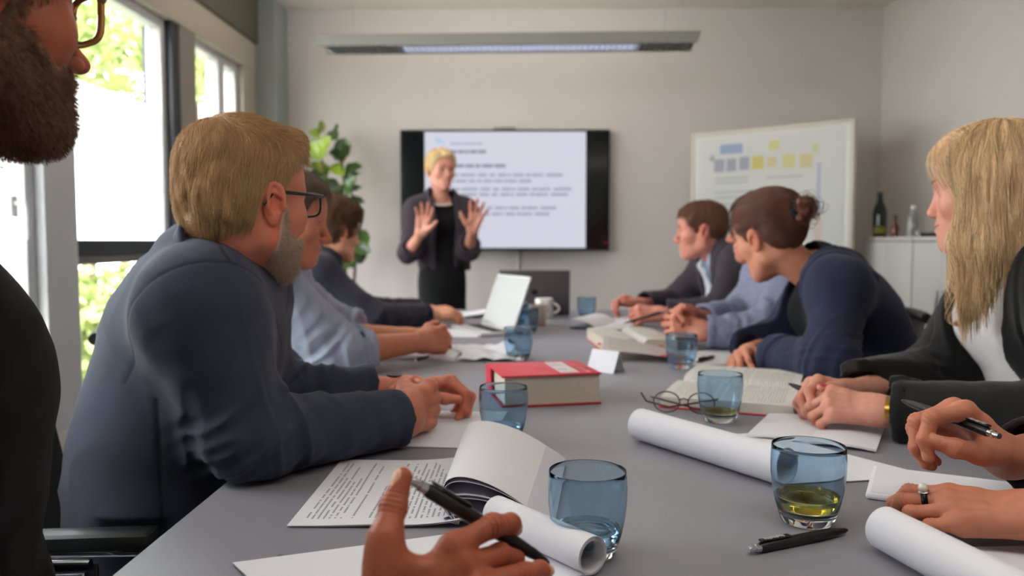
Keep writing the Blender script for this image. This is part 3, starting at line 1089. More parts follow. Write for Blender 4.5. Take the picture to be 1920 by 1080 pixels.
pad = rolled('notepad', 'white notepad under the hand with black pen, its pages rolled over', 'notepad', (-0.032, 0.945), (0.073, 0.814), (-0.93, -0.36), 0.30, 0.0205, 1.15, paper_m, 3)
MB().cyl((-0.235, -0.085, 0.0024), (-0.235, -0.085, 0.0030), 0.0028, n=16).build('punched_hole', mat('hole_grey', (120, 120, 124), 0.8), pad)
rolled('rolled_handout', 'long white handout rolled at its edge in front of the folded spectacles', 'paper', (0.205, 1.385), (0.372, 1.122), (0.94, 0.20), 0.235, 0.027, 1.05, paper_m, 2)
rolled('rolled_notepad', 'white rolled paper at the lower right under the ringed hand', 'paper', (0.408, 0.890), (0.452, 0.70), (1, 0.05), 0.22, 0.024, 1.1, paper_m, 2)

# ---- stapled handout with text, its other half curled over
page_text_m = text_mat('handout_text', (224, 224, 230), (158, 159, 168), 30, 0.08, 0.93, 0.06, 0.92, word=9, swap=True, gap=0.40, seed=2.0, fill=0.38)
ho = thing('open_handout', 'open printed handout with curled pages in front of the blond man', 'paper', (-0.182, 1.096, TZ))
def left_page(u, v):
    x, y = -0.105 + 0.215 * u, -0.145 + 0.292 * v
    return (x, y, 0.0028 + 0.006 * max(0, u - .55) ** 2 * 8 + 0.004 * math.sin(v * 5 + u * 3) ** 2 * (1 - abs(2 * u - 1)) * .6)
MB().sheet(left_page, 24, 12, thick=0.0006).build('printed_page', page_text_m, ho, smooth=60)
MB().sheet(lambda u, v: Vector(left_page(u, v)) + Vector((0.002, 0.001, -0.0016)), 24, 12, thick=0.0006).build('under_page', paper_m, ho, smooth=60)
def bez(p0, p1, p2, p3, t):
    s = 1 - t
    return p0 * (s ** 3) + p1 * (3 * s * s * t) + p2 * (3 * s * t * t) + p3 * (t ** 3)
page_grey_m = mat('paper_lilac', (206, 205, 216), 0.75, spec=0.2)
for k, (hgt, xe, lab) in enumerate(((1.0, 0.0, 0), (0.90, 0.004, 0), (0.62, 0.004, 0), (0.55, -0.004, 0), (0.20, -0.002, 0))):
    def curl(u, v, hgt=hgt, xe=xe):
        end = 0.212 + 0.034 * v + xe
        q = bez(Vector((0.104, 0, 0.003)), Vector((0.048, 0, 0.088 * hgt)), Vector((0.130 + 0.02 * v, 0, 0.070 * hgt)), Vector((end, 0, 0.0035)), u)
        return Vector((q.x, -0.140 + 0.30 * v, q.z + 0.012 * (u ** 3) * (1 - u) * 4))
    MB().sheet(curl, 36, 8, thick=0.0006).build('curled_page', paper_m if k < 1 else page_grey_m, ho, smooth=60)

# ---- sheet under the blond man's hands, with a little writing
sh = thing('note_sheet', "white sheet under the blond man's right fist beside the tumbler", 'paper', (-0.13, 1.44, TZ))
note_m = text_mat('note_text', (222, 222, 226), (120, 120, 130), 26, 0.1, 0.9, 0.06, 0.9, word=8, gap=0.52)
MB().sheet(lambda u, v: (-0.14 + .21 * u + .03 * v, -0.10 + .28 * v - .02 * u, 0.0016), 4, 4, thick=0.0008).build('page', paper_m, sh)

# ---- closed red book
rb = thing('red_book', 'thick closed red book with a white title panel in the middle of the table', 'book', (0.043, 1.755, TZ), math.radians(13))
BW, BD, BH = 0.218, 0.178, 0.068
MB().box((0.002, 0.002, BH / 2), (BW - 0.012, BD - 0.010, BH - 0.008)).build('page_block', paper_edge_m, rb)
MB().box((0, 0, BH - 0.002), (BW, BD, 0.004), bev=0.0015).build('cover', red_m, rb, smooth=30)
MB().box((0, 0, 0.002), (BW, BD, 0.004), bev=0.0015).build('cover', red_dark_m, rb, smooth=30)
MB().box((0, BD / 2 + 0.001, BH / 2), (BW, 0.004, BH), bev=0.0015).build('spine', red_m, rb, smooth=30)
MB().box((-BW / 2 + 0.0005, 0.06, BH / 2), (0.003, 0.058, BH - 0.006)).build('spine_band', red_m, rb)
title_m = text_mat('book_title', (216, 206, 206), (176, 150, 156), 5, 0.1, 0.9, 0.1, 0.9, word=5, gap=0.5)
MB().sheet(lambda u, v: (0.022 + 0.042 * u, -BD / 2 + 0.014 + (BD - 0.03) * v, BH + 0.0006), 1, 1).build('title_panel', title_m, rb)
pink_m = mat('title_pink', (232, 140, 150), 0.5)
tx = MB()
r = random.Random(4)
for j, (y0, x0) in enumerate(((0.035, 0.074), (-0.01, 0.077), (-0.05, 0.080))):
    for k in range(5):
        tx.box((x0 + 0.006 * r.random(), y0 - 0.007 * k, BH + 0.0007), (0.008 + 0.006 * r.random(), 0.004, 0.0005))
tx.build('cover_lettering', pink_m, rb)

# ---- papers before the man in the pale blue shirt
bk = thing('booklet', "white booklet with pen on it under the pale-shirted man's forearm", 'booklet', at(786, 670), math.radians(-6))
MB().sheet(lambda u, v: (-0.14 + .26 * u, -0.06 + .26 * v, 0.010 + 0.004 * math.sin(u * 3)), 10, 6, thick=0.009).build('pages', paper_m, bk, smooth=40)
MB().sheet(lambda u, v: (-0.145 + .27 * u, -0.066 + .27 * v, 0.0012), 4, 4, thick=0.001).build('back_cover', page_grey_m, bk)
cr = thing('crumpled_paper', 'crumpled white paper between booklet and the tumbler behind the red book', 'paper', at(914, 672))
def crum(u, v):
    x, y = -0.09 + .16 * u, -0.07 + .30 * v
    z = 0.010 + 0.036 * math.sin(PI * min(1, max(0, v * 1.02))) * (0.6 + 0.4 * math.sin(u * 6.5 - 1 + v * 3)) * (0.35 + .65 * u) + 0.004 * abs(math.sin(u * 9 + v * 7)) - .004 * abs(math.sin(v * 9 - u * 6))
    return (x + 0.015 * math.sin(v * 8), y, max(0.003, z))
MB().sheet(crum, 30, 30, thick=0.0008).build('page', paper_m, cr, smooth=35)

def pen(name, label, a, b, r=0.0055, body=None, clip=True, stripe=True, clicker=True, flip=0.0):
    """a = clicker end, b = tip"""
    a, b = Vector(a), Vector(b)
    ax = (b - a)
    L = ax.length
    ax.normalize()
    t = thing(name, label, 'pen', (a + b) / 2)
    M = Vector((0, 0, 1)).rotation_difference(ax)
    t.rotation_mode = 'QUATERNION'
    up = M @ Vector((1, 0, 0))
    # turn the pen so that its clip looks up
    want = (Vector((0, 0, 1)) - ax * ax.z)
    if want.length > 0.05:
        want.normalize()
        ang = math.atan2(up.cross(want).dot(ax), up.dot(want)) + flip
        from mathutils import Quaternion
        M = Quaternion(ax, ang) @ M
    t.rotation_quaternion = M
    h = L / 2
    bm_ = body or black_plastic_m
    MB().lathe([(0, -h + .016), (r * .82, -h + .016), (r, -h + .020), (r * 1.02, 0), (r, h * .45), (r * .82, h * .72), (r * .5, h * .92), (r * .25, h * .985), (0, h)], n=24).build('barrel', bm_, t, smooth=45)
    if clicker:
        MB().lathe([(0, -h), (r * .55, -h), (r * .62, -h + .002), (r * .62, -h + .009), (r * .8, -h + .0095), (r * .8, -h + .0165), (0, -h + .0165)], n=20).build('clicker', chrome_m, t, smooth=40)
    if clip:
        MB().box((r * 1.25, 0, -h + .038), (0.0022, r * 1.15, 0.042), bev=0.0008).build('clip', bm_, t, smooth=40)
    if stripe:
        st = MB()
        for k in range(9):
            st.box((r * 1.25 + 0.00125, (k % 3 - 1) * r * .12, -h + .024 + .0032 * k), (0.0005, r * .8, 0.0022))
        st.build('imprint', mat('pen_imprint', (176, 174, 178), 0.4) if 'pen_imprint' not in MATS else MATS['pen_imprint'], t)
    return t
pen('pen', 'black ballpoint pen lying in front of the tumbler with yellow drink', at(1403, 1031, TZ + .006), at(1590, 993, TZ + .006), 0.0062)
pen('pen', "small black pen lying on the white booklet by the pale-shirted man", at(776, 678, TZ + .019), at(806, 667, TZ + .019), 0.0045, stripe=False)
pen('pen', 'black pen lying behind the tumbler near the navy-blazer woman', at(1305, 678, TZ + .006), at(1340, 668, TZ + .006), 0.006, stripe=False)

# ---- papers, cover and tilted laptop before the brown-haired man
pp = thing('paper_sheet', 'white papers on the table beyond the pale-shirted man’s hands', 'paper', (-0.262, 3.00, TZ))
MB().sheet(lambda u, v: (-0.06 + .16 * u, -0.16 + .26 * v, 0.004 + 0.035 * max(0, .6 - u) ** 2 * (1 - v) * 2), 10, 8, thick=0.0015).build('page', paper_m, pp, smooth=40)
p2 = thing('paper_sheet', "white sheet at the far end beside the brown-haired man's hands", 'paper', (-0.30, 3.66, TZ))
MB().sheet(lambda u, v: (-0.08 + .21 * u, -0.1 + .25 * v, 0.003 + 0.02 * u * u), 8, 4, thick=0.001).build('page', paper_m, p2, smooth=40)
silver_m = mat('laptop_silver', (206, 207, 206), 0.38, metal=0.25)
space_m = mat('laptop_dark', (104, 98, 102), 0.4, metal=0.55)
key_m = mat('keys_black', (18, 18, 22), 0.5)

def laptop(label, hinge, ang, w, d, lid_tilt, body_m, screen_m, logo=False, lid_h=None):
    """hinge centre on the table; the keyboard runs along local -y"""
    t = thing('laptop', label, 'laptop', hinge, ang)
    MB().box((0, -d / 2, 0.008), (w, d, 0.014), bev=0.004).build('base', body_m, t, smooth=30)
    kb = MB()
    cols = 12
    for i in range(cols):
        for j in range(4):
            kb.box((-w * .43 + w * .86 * (i + .5) / cols, -d * .12 - d * .42 * (j + .5) / 4, 0.0158), (w * .86 / cols * .84, d * .42 / 4 * .8, 0.0012))
    kb.build('keyboard', key_m, t)
    MB().box((0, -d * .78, 0.0153), (w * .34, d * .3, 0.0006)).build('touchpad', body_m, t)
    lh = lid_h or d
    R = Matrix.Rotation(-lid_tilt, 3, 'X')
    lid = MB().box(R @ Vector((0, 0, lh / 2)) + Vector((0, 0, 0.012)), (w, 0.007, lh), R, bev=0.003).build('lid', body_m, t, smooth=30)
    MB().box(R @ Vector((0, -0.0038, lh / 2)) + Vector((0, 0, 0.012)), (w - .012, 0.0006, lh - .016), R).build('screen', screen_m, lid)
    if logo:
        lm = mat('laptop_logo', (38, 36, 40), 0.3, metal=0.6)
        lg = MB()
        c = R @ Vector((0, 0.0040, lh * .50)) + Vector((0, 0, 0.012))
        def ring(cx, cz, rx, rz, n=20):
            o = [R @ Vector((cx + rx * math.cos(2 * PI * k / n), 0.0042, lh * .5 + cz + rz * math.sin(2 * PI * k / n))) + Vector((0, 0, 0.012)) for k in range(n)]
            i = [R @ Vector((cx + rx * math.cos(2 * PI * k / n), 0.0034, lh * .5 + cz + rz * math.sin(2 * PI * k / n))) + Vector((0, 0, 0.012)) for k in range(n)]
            lg.add(o + i, [tuple(reversed(range(n)))] + [(k, (k + 1) % n, n + (k + 1) % n, n + k) for k in range(n)])
        ring(-.005, -.001, .010, .0125)
        ring(.005, -.001, .010, .0125)
        ring(.002, .0175, .0028, .005, 10)
        lg.build('logo', lm, lid)
    MB().cyl((-w * .4, 0.002, 0.012), (w * .4, 0.002, 0.012), 0.005, n=12).build('hinge', black_plastic_m, t, smooth=50)
    return t

pale_screen_m = mat('laptop_pale_screen', (160, 161, 159), 0.3, emit=((196, 198, 196), 0.06))  # glare on the screen is put into its pale tone
laptop('dark grey laptop with a small dark logo seen from behind at the far table end', (0.055, 3.70, TZ), PI, 0.325, 0.22, math.radians(12), space_m, mat('screen_off', (10, 10, 14), 0.2), True, 0.205)
h0, h1 = Vector((-0.164, 3.19)), Vector((-0.035, 2.91))
hc = (h0 + h1) / 2
laptop('pale tilted laptop screen with black base beside two blue tumblers', (hc.x, hc.y, TZ), math.atan2((h1 - h0).y, (h1 - h0).x), 0.31, 0.13, math.radians(20), silver_m, pale_screen_m, False, 0.215)

mug_m = mat('mug_white', (226, 222, 216), 0.25)
def mug(loc, label, m, r=0.040, h=0.09, handle=True, flowers=True):
    t = thing('mug', label, 'mug', loc)
    MB().lathe([(0, 0), (r * .82, 0), (r * .9, .004), (r, .03), (r, h - .002), (r - .002, h), (r - .004, h - .003), (r - .005, .03), (r * .8, .008), (0, .007)], n=40).build('body', m, t, smooth=50)
    if handle:
        a = math.radians(-10)
        pts = [(r * .97 + .030 * math.sin(PI * k / 10), 0, h * .22 + h * .56 * k / 10) for k in range(11)]
        MB().tube([(x * math.cos(a), x * math.sin(a), z) for x, _, z in pts], 0.0055, n=10).build('handle', m, t, smooth=60)
    if flowers:
        fm = mat('mug_flower', (196, 170, 174), 0.4)
        f = MB()
        g = random.Random(2)
        for k in range(14):
            a, z = math.radians(200 + 150 * g.random()), .025 + .055 * g.random()
            c = Vector((math.cos(a), math.sin(a), 0))
            for p in range(5):
                b = 2 * PI * p / 5
                q = Vector((-math.sin(a) * math.cos(b) * .005, math.cos(a) * math.cos(b) * .005, math.sin(b) * .005))
                f.cyl(c * (r + .0001) + Vector((0, 0, z)) + q, c * (r + .0007) + Vector((0, 0, z)) + q, .0032, n=8)
        f.build('flower_print', fm, t)
    return t
mug((0.096, 3.57, TZ), 'white mug with faint flower pattern in front of the dark laptop', mug_m)
cup = mug((0.062, 3.28, TZ), 'beige cup with reddish foot ring in front of the white mug', mat('cup_beige', (196, 186, 174), 0.5), 0.036, 0.085, False, False)
MB().lathe([(.030, .0005), (.0335, .0005), (.0345, .006), (.033, .007), (.030, .006)], n=32, closed=True).build('foot_ring', mat('cup_red', (190, 92, 96), 0.5), cup, smooth=40)

# ---- right-hand side: notebook, open books, leaflet, name card
nb = thing('notebook', 'open notebook with black cover beyond the thick open book', 'notebook', (0.34, 3.22, TZ), math.radians(-25))
MB().box((0, 0, 0.004), (0.21, 0.28, 0.004), bev=0.001).build('cover', black_plastic_m, nb, smooth=30)
for s in (-1, 1):
    MB().sheet(lambda u, v, s=s: (s * .1 * u, -0.135 + .27 * v, 0.008 + 0.012 * math.sin(PI * u) * (1 - .4 * u) + (0.03 * u if s < 0 else 0)), 12, 2, thick=0.002).build('page', paper_m, nb, smooth=50)
pw = thing('paper_sheet', "loose white papers right of the farthest tumbler under the grey-suited man's hands", 'paper', (0.42, 3.44, TZ), math.radians(10))
MB().sheet(lambda u, v: (-0.10 + .2 * u, -.06 + .14 * v, .003 + .012 * u * v), 6, 4, thick=0.0012).build('page', paper_m, pw, smooth=40)

def open_book(label, c, rot, pw_, ph, th, cover, text, block=None, fan=0.0, lean=(0, 0)):
    """spread with its spine along local y"""
    t = thing('open_book', label, 'book', (c[0], c[1], TZ), rot)
    MB().box((0, 0, 0.002), (pw_ * 2 + .008, ph + .008, 0.003), bev=0.001).build('cover', cover, t, smooth=30)
    blk = block or paper_edge_m
    for s, tt in ((-1, th * (1 + lean[0])), (1, th * (1 + lean[1]))):
        prof = lambda u, tt=tt: 0.0035 + tt * (min(1, u * 6) ** .6) * (1 - 0.10 * u) + .004 * math.sin(PI * u)
        bl = MB()
        n = 14
        top = [(s * pw_ * (k / n + fan * 0), prof(k / n)) for k in range(n + 1)]
        for yy in (-ph / 2, ph / 2):
            pass
        vs = [(x, -ph / 2, z) for x, z in top] + [(x, ph / 2, z) for x, z in top] + [(x, -ph / 2, .0035) for x, z in top] + [(x, ph / 2, .0035) for x, z in top]
        N = n + 1
        fs = []
        for k in range(n):
            fs += [(k, k + 1, 2 * N + k + 1, 2 * N + k), (N + k + 1, N + k, 3 * N + k, 3 * N + k + 1)]
        fs += [(n, N + n, 3 * N + n, 2 * N + n)]
        bl.add(vs, fs if s < 0 else [tuple(reversed(f)) for f in fs])
        b = bl.build('page_block', blk, t)
        MB().sheet(lambda u, v: (s * pw_ * (u if s > 0 else 1 - u), -ph / 2 + ph * v, prof(u if s > 0 else 1 - u) + .0004), 14, 2, thick=0.0003).build('page', text, t, smooth=60)
    return t
book_text = text_mat('law_text', (218, 215, 210), (190, 187, 182), 44, 0.07, 0.93, 0.06, 0.94, word=9, gap=0.36, seed=1.0)
tb = open_book("thick open book with red page markers in front of the clasped hands", (0.355, 2.66), math.radians(4), 0.115, 0.36, 0.036, red_m, text_mat('book_text_far', (208, 204, 196), (176, 174, 170), 40, 0.05, 0.95, 0.05, 0.95, word=9, gap=0.36), mat('pages_cream', (206, 196, 178), 0.85, vary=(200, .08, (.3, .3, 6))))
mk = mat('marker_red', (214, 60, 72), 0.5)
for x, y in ((-0.10, -0.186), (-0.118, -0.12), (0.06, -0.187)):
    MB().box((x, y, .02), (.016, .016, .004)).build('page_marker', mk, tb)
open_book('large open red-covered book right of the folded spectacles', (0.497, 1.825), math.radians(68), 0.232, 0.262, 0.022, red_m, book_text, mat('pages_white', (214, 208, 198), 0.85, vary=(260, .06, (.3, .3, 6))))

lf = thing('leaflet', 'bent open leaflet with small red print behind the folded name card', 'leaflet', (0.36, 2.30, TZ), math.radians(-8))
lf_m = text_mat('leaflet_print', (196, 188, 186), (168, 158, 158), 24, .06, .9, .08, .92, word=7, gap=.4)
MB().sheet(lambda u, v: (-0.13 + .26 * u, -0.02 + .16 * v, 0.004 + 0.052 * (1 - u) ** 1.4 * (0.55 + .45 * v) + .010 * math.sin(u * PI)), 16, 8, thick=0.0012).build('page', lf_m, lf, smooth=50)
MB().sheet(lambda u, v: (-0.12 + .25 * u, -0.01 + .14 * v, 0.0012), 2, 2, thick=0.001).build('back_page', mat('leaflet_back', (120, 112, 106), .7), lf)  # dark sheet paints the shadow beneath the bent leaflet
for (u, v, w_) in ((.72, .2, .10), (.7, .02, .08)):
    MB().box((-0.13 + .26 * u, -0.02 + .16 * v, 0.006 + 0.052 * (1 - u) ** 1.4 * (0.55 + .45 * v) + .010 * math.sin(u * PI)), (.045, .012, .0012)).build('red_print', mk, lf)
nc = thing('name_card', 'white folded name card standing right of the red book', 'name card', (0.222, 2.13, TZ), math.radians(-42))
MB().sheet(lambda u, v: (-.044 + .088 * u, -.026 + .026 * v, .056 * v), 2, 2, thick=.0007).build('front_panel', paper_m, nc)
MB().sheet(lambda u, v: (.044 - .088 * u, .028 - .028 * v, .056 * v), 2, 2, thick=.0007).build('back_panel', paper_m, nc)
ps = thing('paper_sheet', "grey-white sheet under the black pen at the navy-blazer woman's hands", 'paper', (0.585, 2.36, TZ), math.radians(8))
MB().sheet(lambda u, v: (-.12 + .21 * u, -.13 + .28 * v, .002), 2, 2, thick=.001).build('page', mat('paper_grey', (206, 206, 206), .75), ps)

on = thing('writing_pad', "open white notebook under the blond woman's hands", 'notebook', (0.535, 1.44, TZ), math.radians(-28))
for s in (-1, 1):
    MB().sheet(lambda u, v, s=s: (s * .105 * (u if s > 0 else 1 - u) , -0.10 + .2 * v, 0.0065 + .004 * math.sin(PI * (u if s > 0 else 1 - u))), 10, 2, thick=0.004).build('page', paper_m, on, smooth=50)
wp = thing('white_pad', 'thin white pad with rounded edge between the two near right hands', 'notepad', (0.595, 1.085, TZ), math.radians(-27))
MB().box((0, 0, 0.005), (0.22, 0.15, 0.009), bev=0.004).build('pad', paper_m, wp, smooth=40)
MB().box((0, 0, 0.0100), (0.208, 0.138, 0.0008)).build('top_page', paper_m, wp)

# ---- folded spectacles on the table
horn_m = mat('horn_frame', (84, 60, 42), 0.3, vary=(60, .3))
lens_m = glass_mat('lens', (0.97, 0.98, 0.98))
lens_thin = glass_m
sg = thing('folded_spectacles', 'folded spectacles with brown temples lying before the open red book', 'glasses', (0.325, 1.60, TZ), math.radians(-12))
def rim_pts(cx, rx, rz, n=24):
    return [(cx + rx * math.cos(2 * PI * k / n), 0, .023 + rz * math.sin(2 * PI * k / n)) for k in range(n + 1)]
for s in (-1, 1):
    MB().tube(rim_pts(s * .034, .026, .021), .0014, n=8, cap=False).build('rim', horn_m, sg, smooth=60)
    MB().add([(x, 0, z) for x, _, z in rim_pts(s * .034, .025, .020)[:-1]], [tuple(range(24))]).build('lens', lens_thin, sg)
MB().tube([(-.009, 0, .028), (0, -.002, .032), (.009, 0, .028)], .0013).build('bridge', horn_m, sg, smooth=60)
MB().tube([(-.061, 0, .03), (-.066, .004, .032), (-.066, .012, .030), (.02, .022, .008), (.06, .02, .004)], .0018).build('temple', horn_m, sg, smooth=60)
MB().tube([(.061, 0, .03), (.066, .004, .032), (.064, .016, .028), (-.03, .012, .010), (-.075, .004, .022), (-.086, .002, .040)], .0020).build('temple', horn_m, sg, smooth=60)
# ------------------------------------------------------------------ people: implicit head, hand and body
def smooth01(x):
    x = np.clip(x, 0, 1)
    return x * x * (3 - 2 * x)

def cranium(p):
    d = ell(p, (-0.006, 0, 0.047), (0.097, 0.0755, 0.085))
    d = smin(d, ell(p, (-0.040, 0, 0.030), (0.062, 0.066, 0.075)), 0.03)
    d = smin(d, ell(p, (0.048, 0, 0.046), (0.048, 0.060, 0.058)), 0.03)
    return d

def mir(p):
    q = p.copy()
    q[:, 1] = np.abs(q[:, 1])
    return q

def head_base(p, prm):
    """skull, jaw and nose without ears; local axes x forward, y left, z up, origin between the ears"""
    q = mir(p)
    jw = prm.get('jaw', 1.0)
    fat = prm.get('fat', 0.0)
    d = cranium(p)
    d = smin(d, ell(p, (0.036, 0, -0.030), (0.056, 0.055 + fat, 0.075)), 0.03)
    d = smin(d, cap(q, (-0.002, 0.050 * jw + fat, -0.052), (0.070, 0.014, -0.094), 0.0165, 0.0150), 0.028)
    d = smin(d, cap(q, (0.0, 0.056 * jw, -0.010), (-0.002, 0.050 * jw + fat, -0.052), 0.014, 0.0155), 0.025)
    d = smin(d, ell(q, (0.056, 0.043, -0.012), (0.028, 0.022, 0.024)), 0.022)
    d = smin(d, ell(p, (0.078, 0, -0.090), (0.019, 0.021, 0.0155)), 0.016)
    d = smin(d, ell(p, (0.073, 0, -0.055), (0.026, 0.029, 0.032)), 0.02)
    d = smin(d, cap(q, (0.090, 0.010, 0.031), (0.072, 0.046, 0.030), 0.0085, 0.0075), 0.014)
    d = smax(d, -ell(q, (0.101, 0.032, 0.013), (0.017, 0.018, 0.0115)), 0.016)
    nl = prm.get('nose', 1.0)
    d = smin(d, cap(p, (0.090, 0, 0.024), (0.092 + 0.020 * nl, 0, -0.018), 0.0072, 0.0085), 0.010)
    nt_ = prm.get('tip', 1.0)
    d = smin(d, ell(p, (0.094 + 0.022 * nl, 0, -0.024), (0.0115 * nt_, 0.0105 * nt_, 0.0095 * nt_)), 0.006)
    d = smin(d, ell(q, (0.099 + 0.006 * nl, 0.0115, -0.028), (0.0105, 0.0068, 0.0078)), 0.005)
    d = smax(d, -ell(q, (0.106 + 0.008 * nl, 0.0062, -0.0365), (0.0050, 0.0032, 0.0045)), 0.003)
    return d

def head_sdf(p, prm):
    q = mir(p)
    d = head_base(p, prm)
    # eyelids around the eyeball, with an opening
    d = smin(d, ell(q, (0.0770, 0.0315, 0.0150), (0.0136, 0.0145, 0.0130)), 0.004)
    d = smax(d, -ell(q, (0.0920, 0.0315, 0.0145), (0.0120, 0.0118, 0.0044)), 0.002)
    # mouth
    sm = prm.get('smile', 0.0)
    d = smin(d, cap(q, (0.0985, 0.003, -0.0505), (0.0855, 0.0225, -0.0555 + 0.006 * sm), 0.0048, 0.0025), 0.005)
    d = smin(d, cap(q, (0.0975, 0.0, -0.0615), (0.0855, 0.0200, -0.0575 + 0.005 * sm), 0.0054, 0.0026), 0.005)
    d = smax(d, -cap(q, (0.104, 0.0, -0.0560), (0.0885, 0.0245, -0.0565 + 0.007 * sm), 0.0022, 0.0016), 0.003)
    # ears
    es = prm.get('ear', 1.0)
    R = frame((0.92, 0.34, -0.16), (0.12, 0.10, 1.0))
    c = A3((-0.010, 0.0790, 0.004))
    e = (q - c) @ R / es
    er = ell(e, (0, 0, 0), (0.0175, 0.0060, 0.0310))
    er = smax(er, -ell(e, (0.0015, 0.0075, -0.0015), (0.0115, 0.0080, 0.0215)), 0.003)
    pr = None
    N = 9
    for i in range(N):
        a0, a1 = math.radians(-40 + 235 * i / N), math.radians(-40 + 235 * (i + 1) / N)
        u = cap(e, (-0.0150 * math.cos(a0 - 0.5) , 0.0035, 0.0275 * math.sin(a0)), (-0.0150 * math.cos(a1 - 0.5), 0.0035, 0.0275 * math.sin(a1)), 0.0034)
        pr = u if pr is None else np.minimum(pr, u)
    er = smin(er, pr, 0.003)
    er = smin(er, ell(e, (0.003, 0.001, -0.027), (0.0085, 0.0045, 0.0090)), 0.005)
    er = smin(er, cap(e, (0.008, 0.003, 0.010), (-0.004, 0.0035, 0.014), 0.0028), 0.003)
    er = smin(er, ell(e, (0.0115, 0.001, -0.002), (0.0035, 0.0045, 0.0065)), 0.003)
    er = er * es
    d = smin(d, er, 0.006)
    return d

class Head:
    def __init__(self, o, heading, pitch=0, roll=0, s=1.0, **prm):
        self.o = A3(o)
        self.s = s
        self.prm = prm
        M = Matrix.Rotation(math.radians(heading), 3, 'Z') @ Matrix.Rotation(math.radians(pitch), 3, 'Y') @ Matrix.Rotation(math.radians(roll), 3, 'X')
        self.R = np.array(M)
        self.M = M
    def loc(self, p):
        return ((p - self.o) @ self.R) / self.s
    def w(self, q):
        return np.asarray(q, dtype=np.float64) * self.s @ self.R.T + self.o

WHITE = None
def lin3(c):
    return np.array(lin(c)[:3])

def skin_tones(hd, v, skin, lip=(168, 92, 84), extra=None):
    p = hd.loc(v)
    q = mir(p)
    c = np.tile(lin3(skin), (len(v), 1))
    red = lin3(skin) * np.array([1.0, 0.72, 0.66])
    def blend(c, col, w):
        return c + (col - c) * w[:, None]
    ear = smooth01((0.022 - np.abs(q[:, 0] + 0.008)) / 0.008) * smooth01((q[:, 1] - 0.070) / 0.006)
    c = blend(c, red, 0.6 * ear)
    c = blend(c, red, 0.55 * smooth01(1.2 - np.sqrt(((q - [0.066, 0.042, -0.02]) ** 2).sum(1)) / 0.026))
    c = blend(c, red, 0.6 * smooth01(1.3 - np.sqrt(((p - [0.118, 0, -0.024]) ** 2).sum(1)) / 0.016))
    dl = np.minimum(cap(q, (0.0985, 0.0, -0.0510), (0.0855, 0.0215, -0.0555), 0.0040, 0.0020), cap(q, (0.0975, 0.0, -0.0615), (0.0855, 0.0190, -0.0575), 0.0048, 0.0022))
    c = blend(c, lin3(lip), smooth01(0.7 - dl / 0.003) * (p[:, 0] > 0.07))
    n = vnoise(p, 90, 5)[:, None]
    c = c * (0.94 + 0.12 * n)
    if extra:
        c = extra(p, q, c, blend)
    return np.clip(c, 0, 1)

# ---- hands
FINGERS = {  # metacarpal head, phalanx lengths, radius
    'index': ((0.088, 0.026, 0.002), (0.044, 0.026, 0.021), 0.0094),
    'middle': ((0.091, 0.005, 0.004), (0.049, 0.030, 0.022), 0.0096),
    'ring': ((0.086, -0.015, 0.002), (0.045, 0.028, 0.022), 0.0090),
    'little': ((0.076, -0.033, -0.002), (0.035, 0.021, 0.019), 0.0080)}

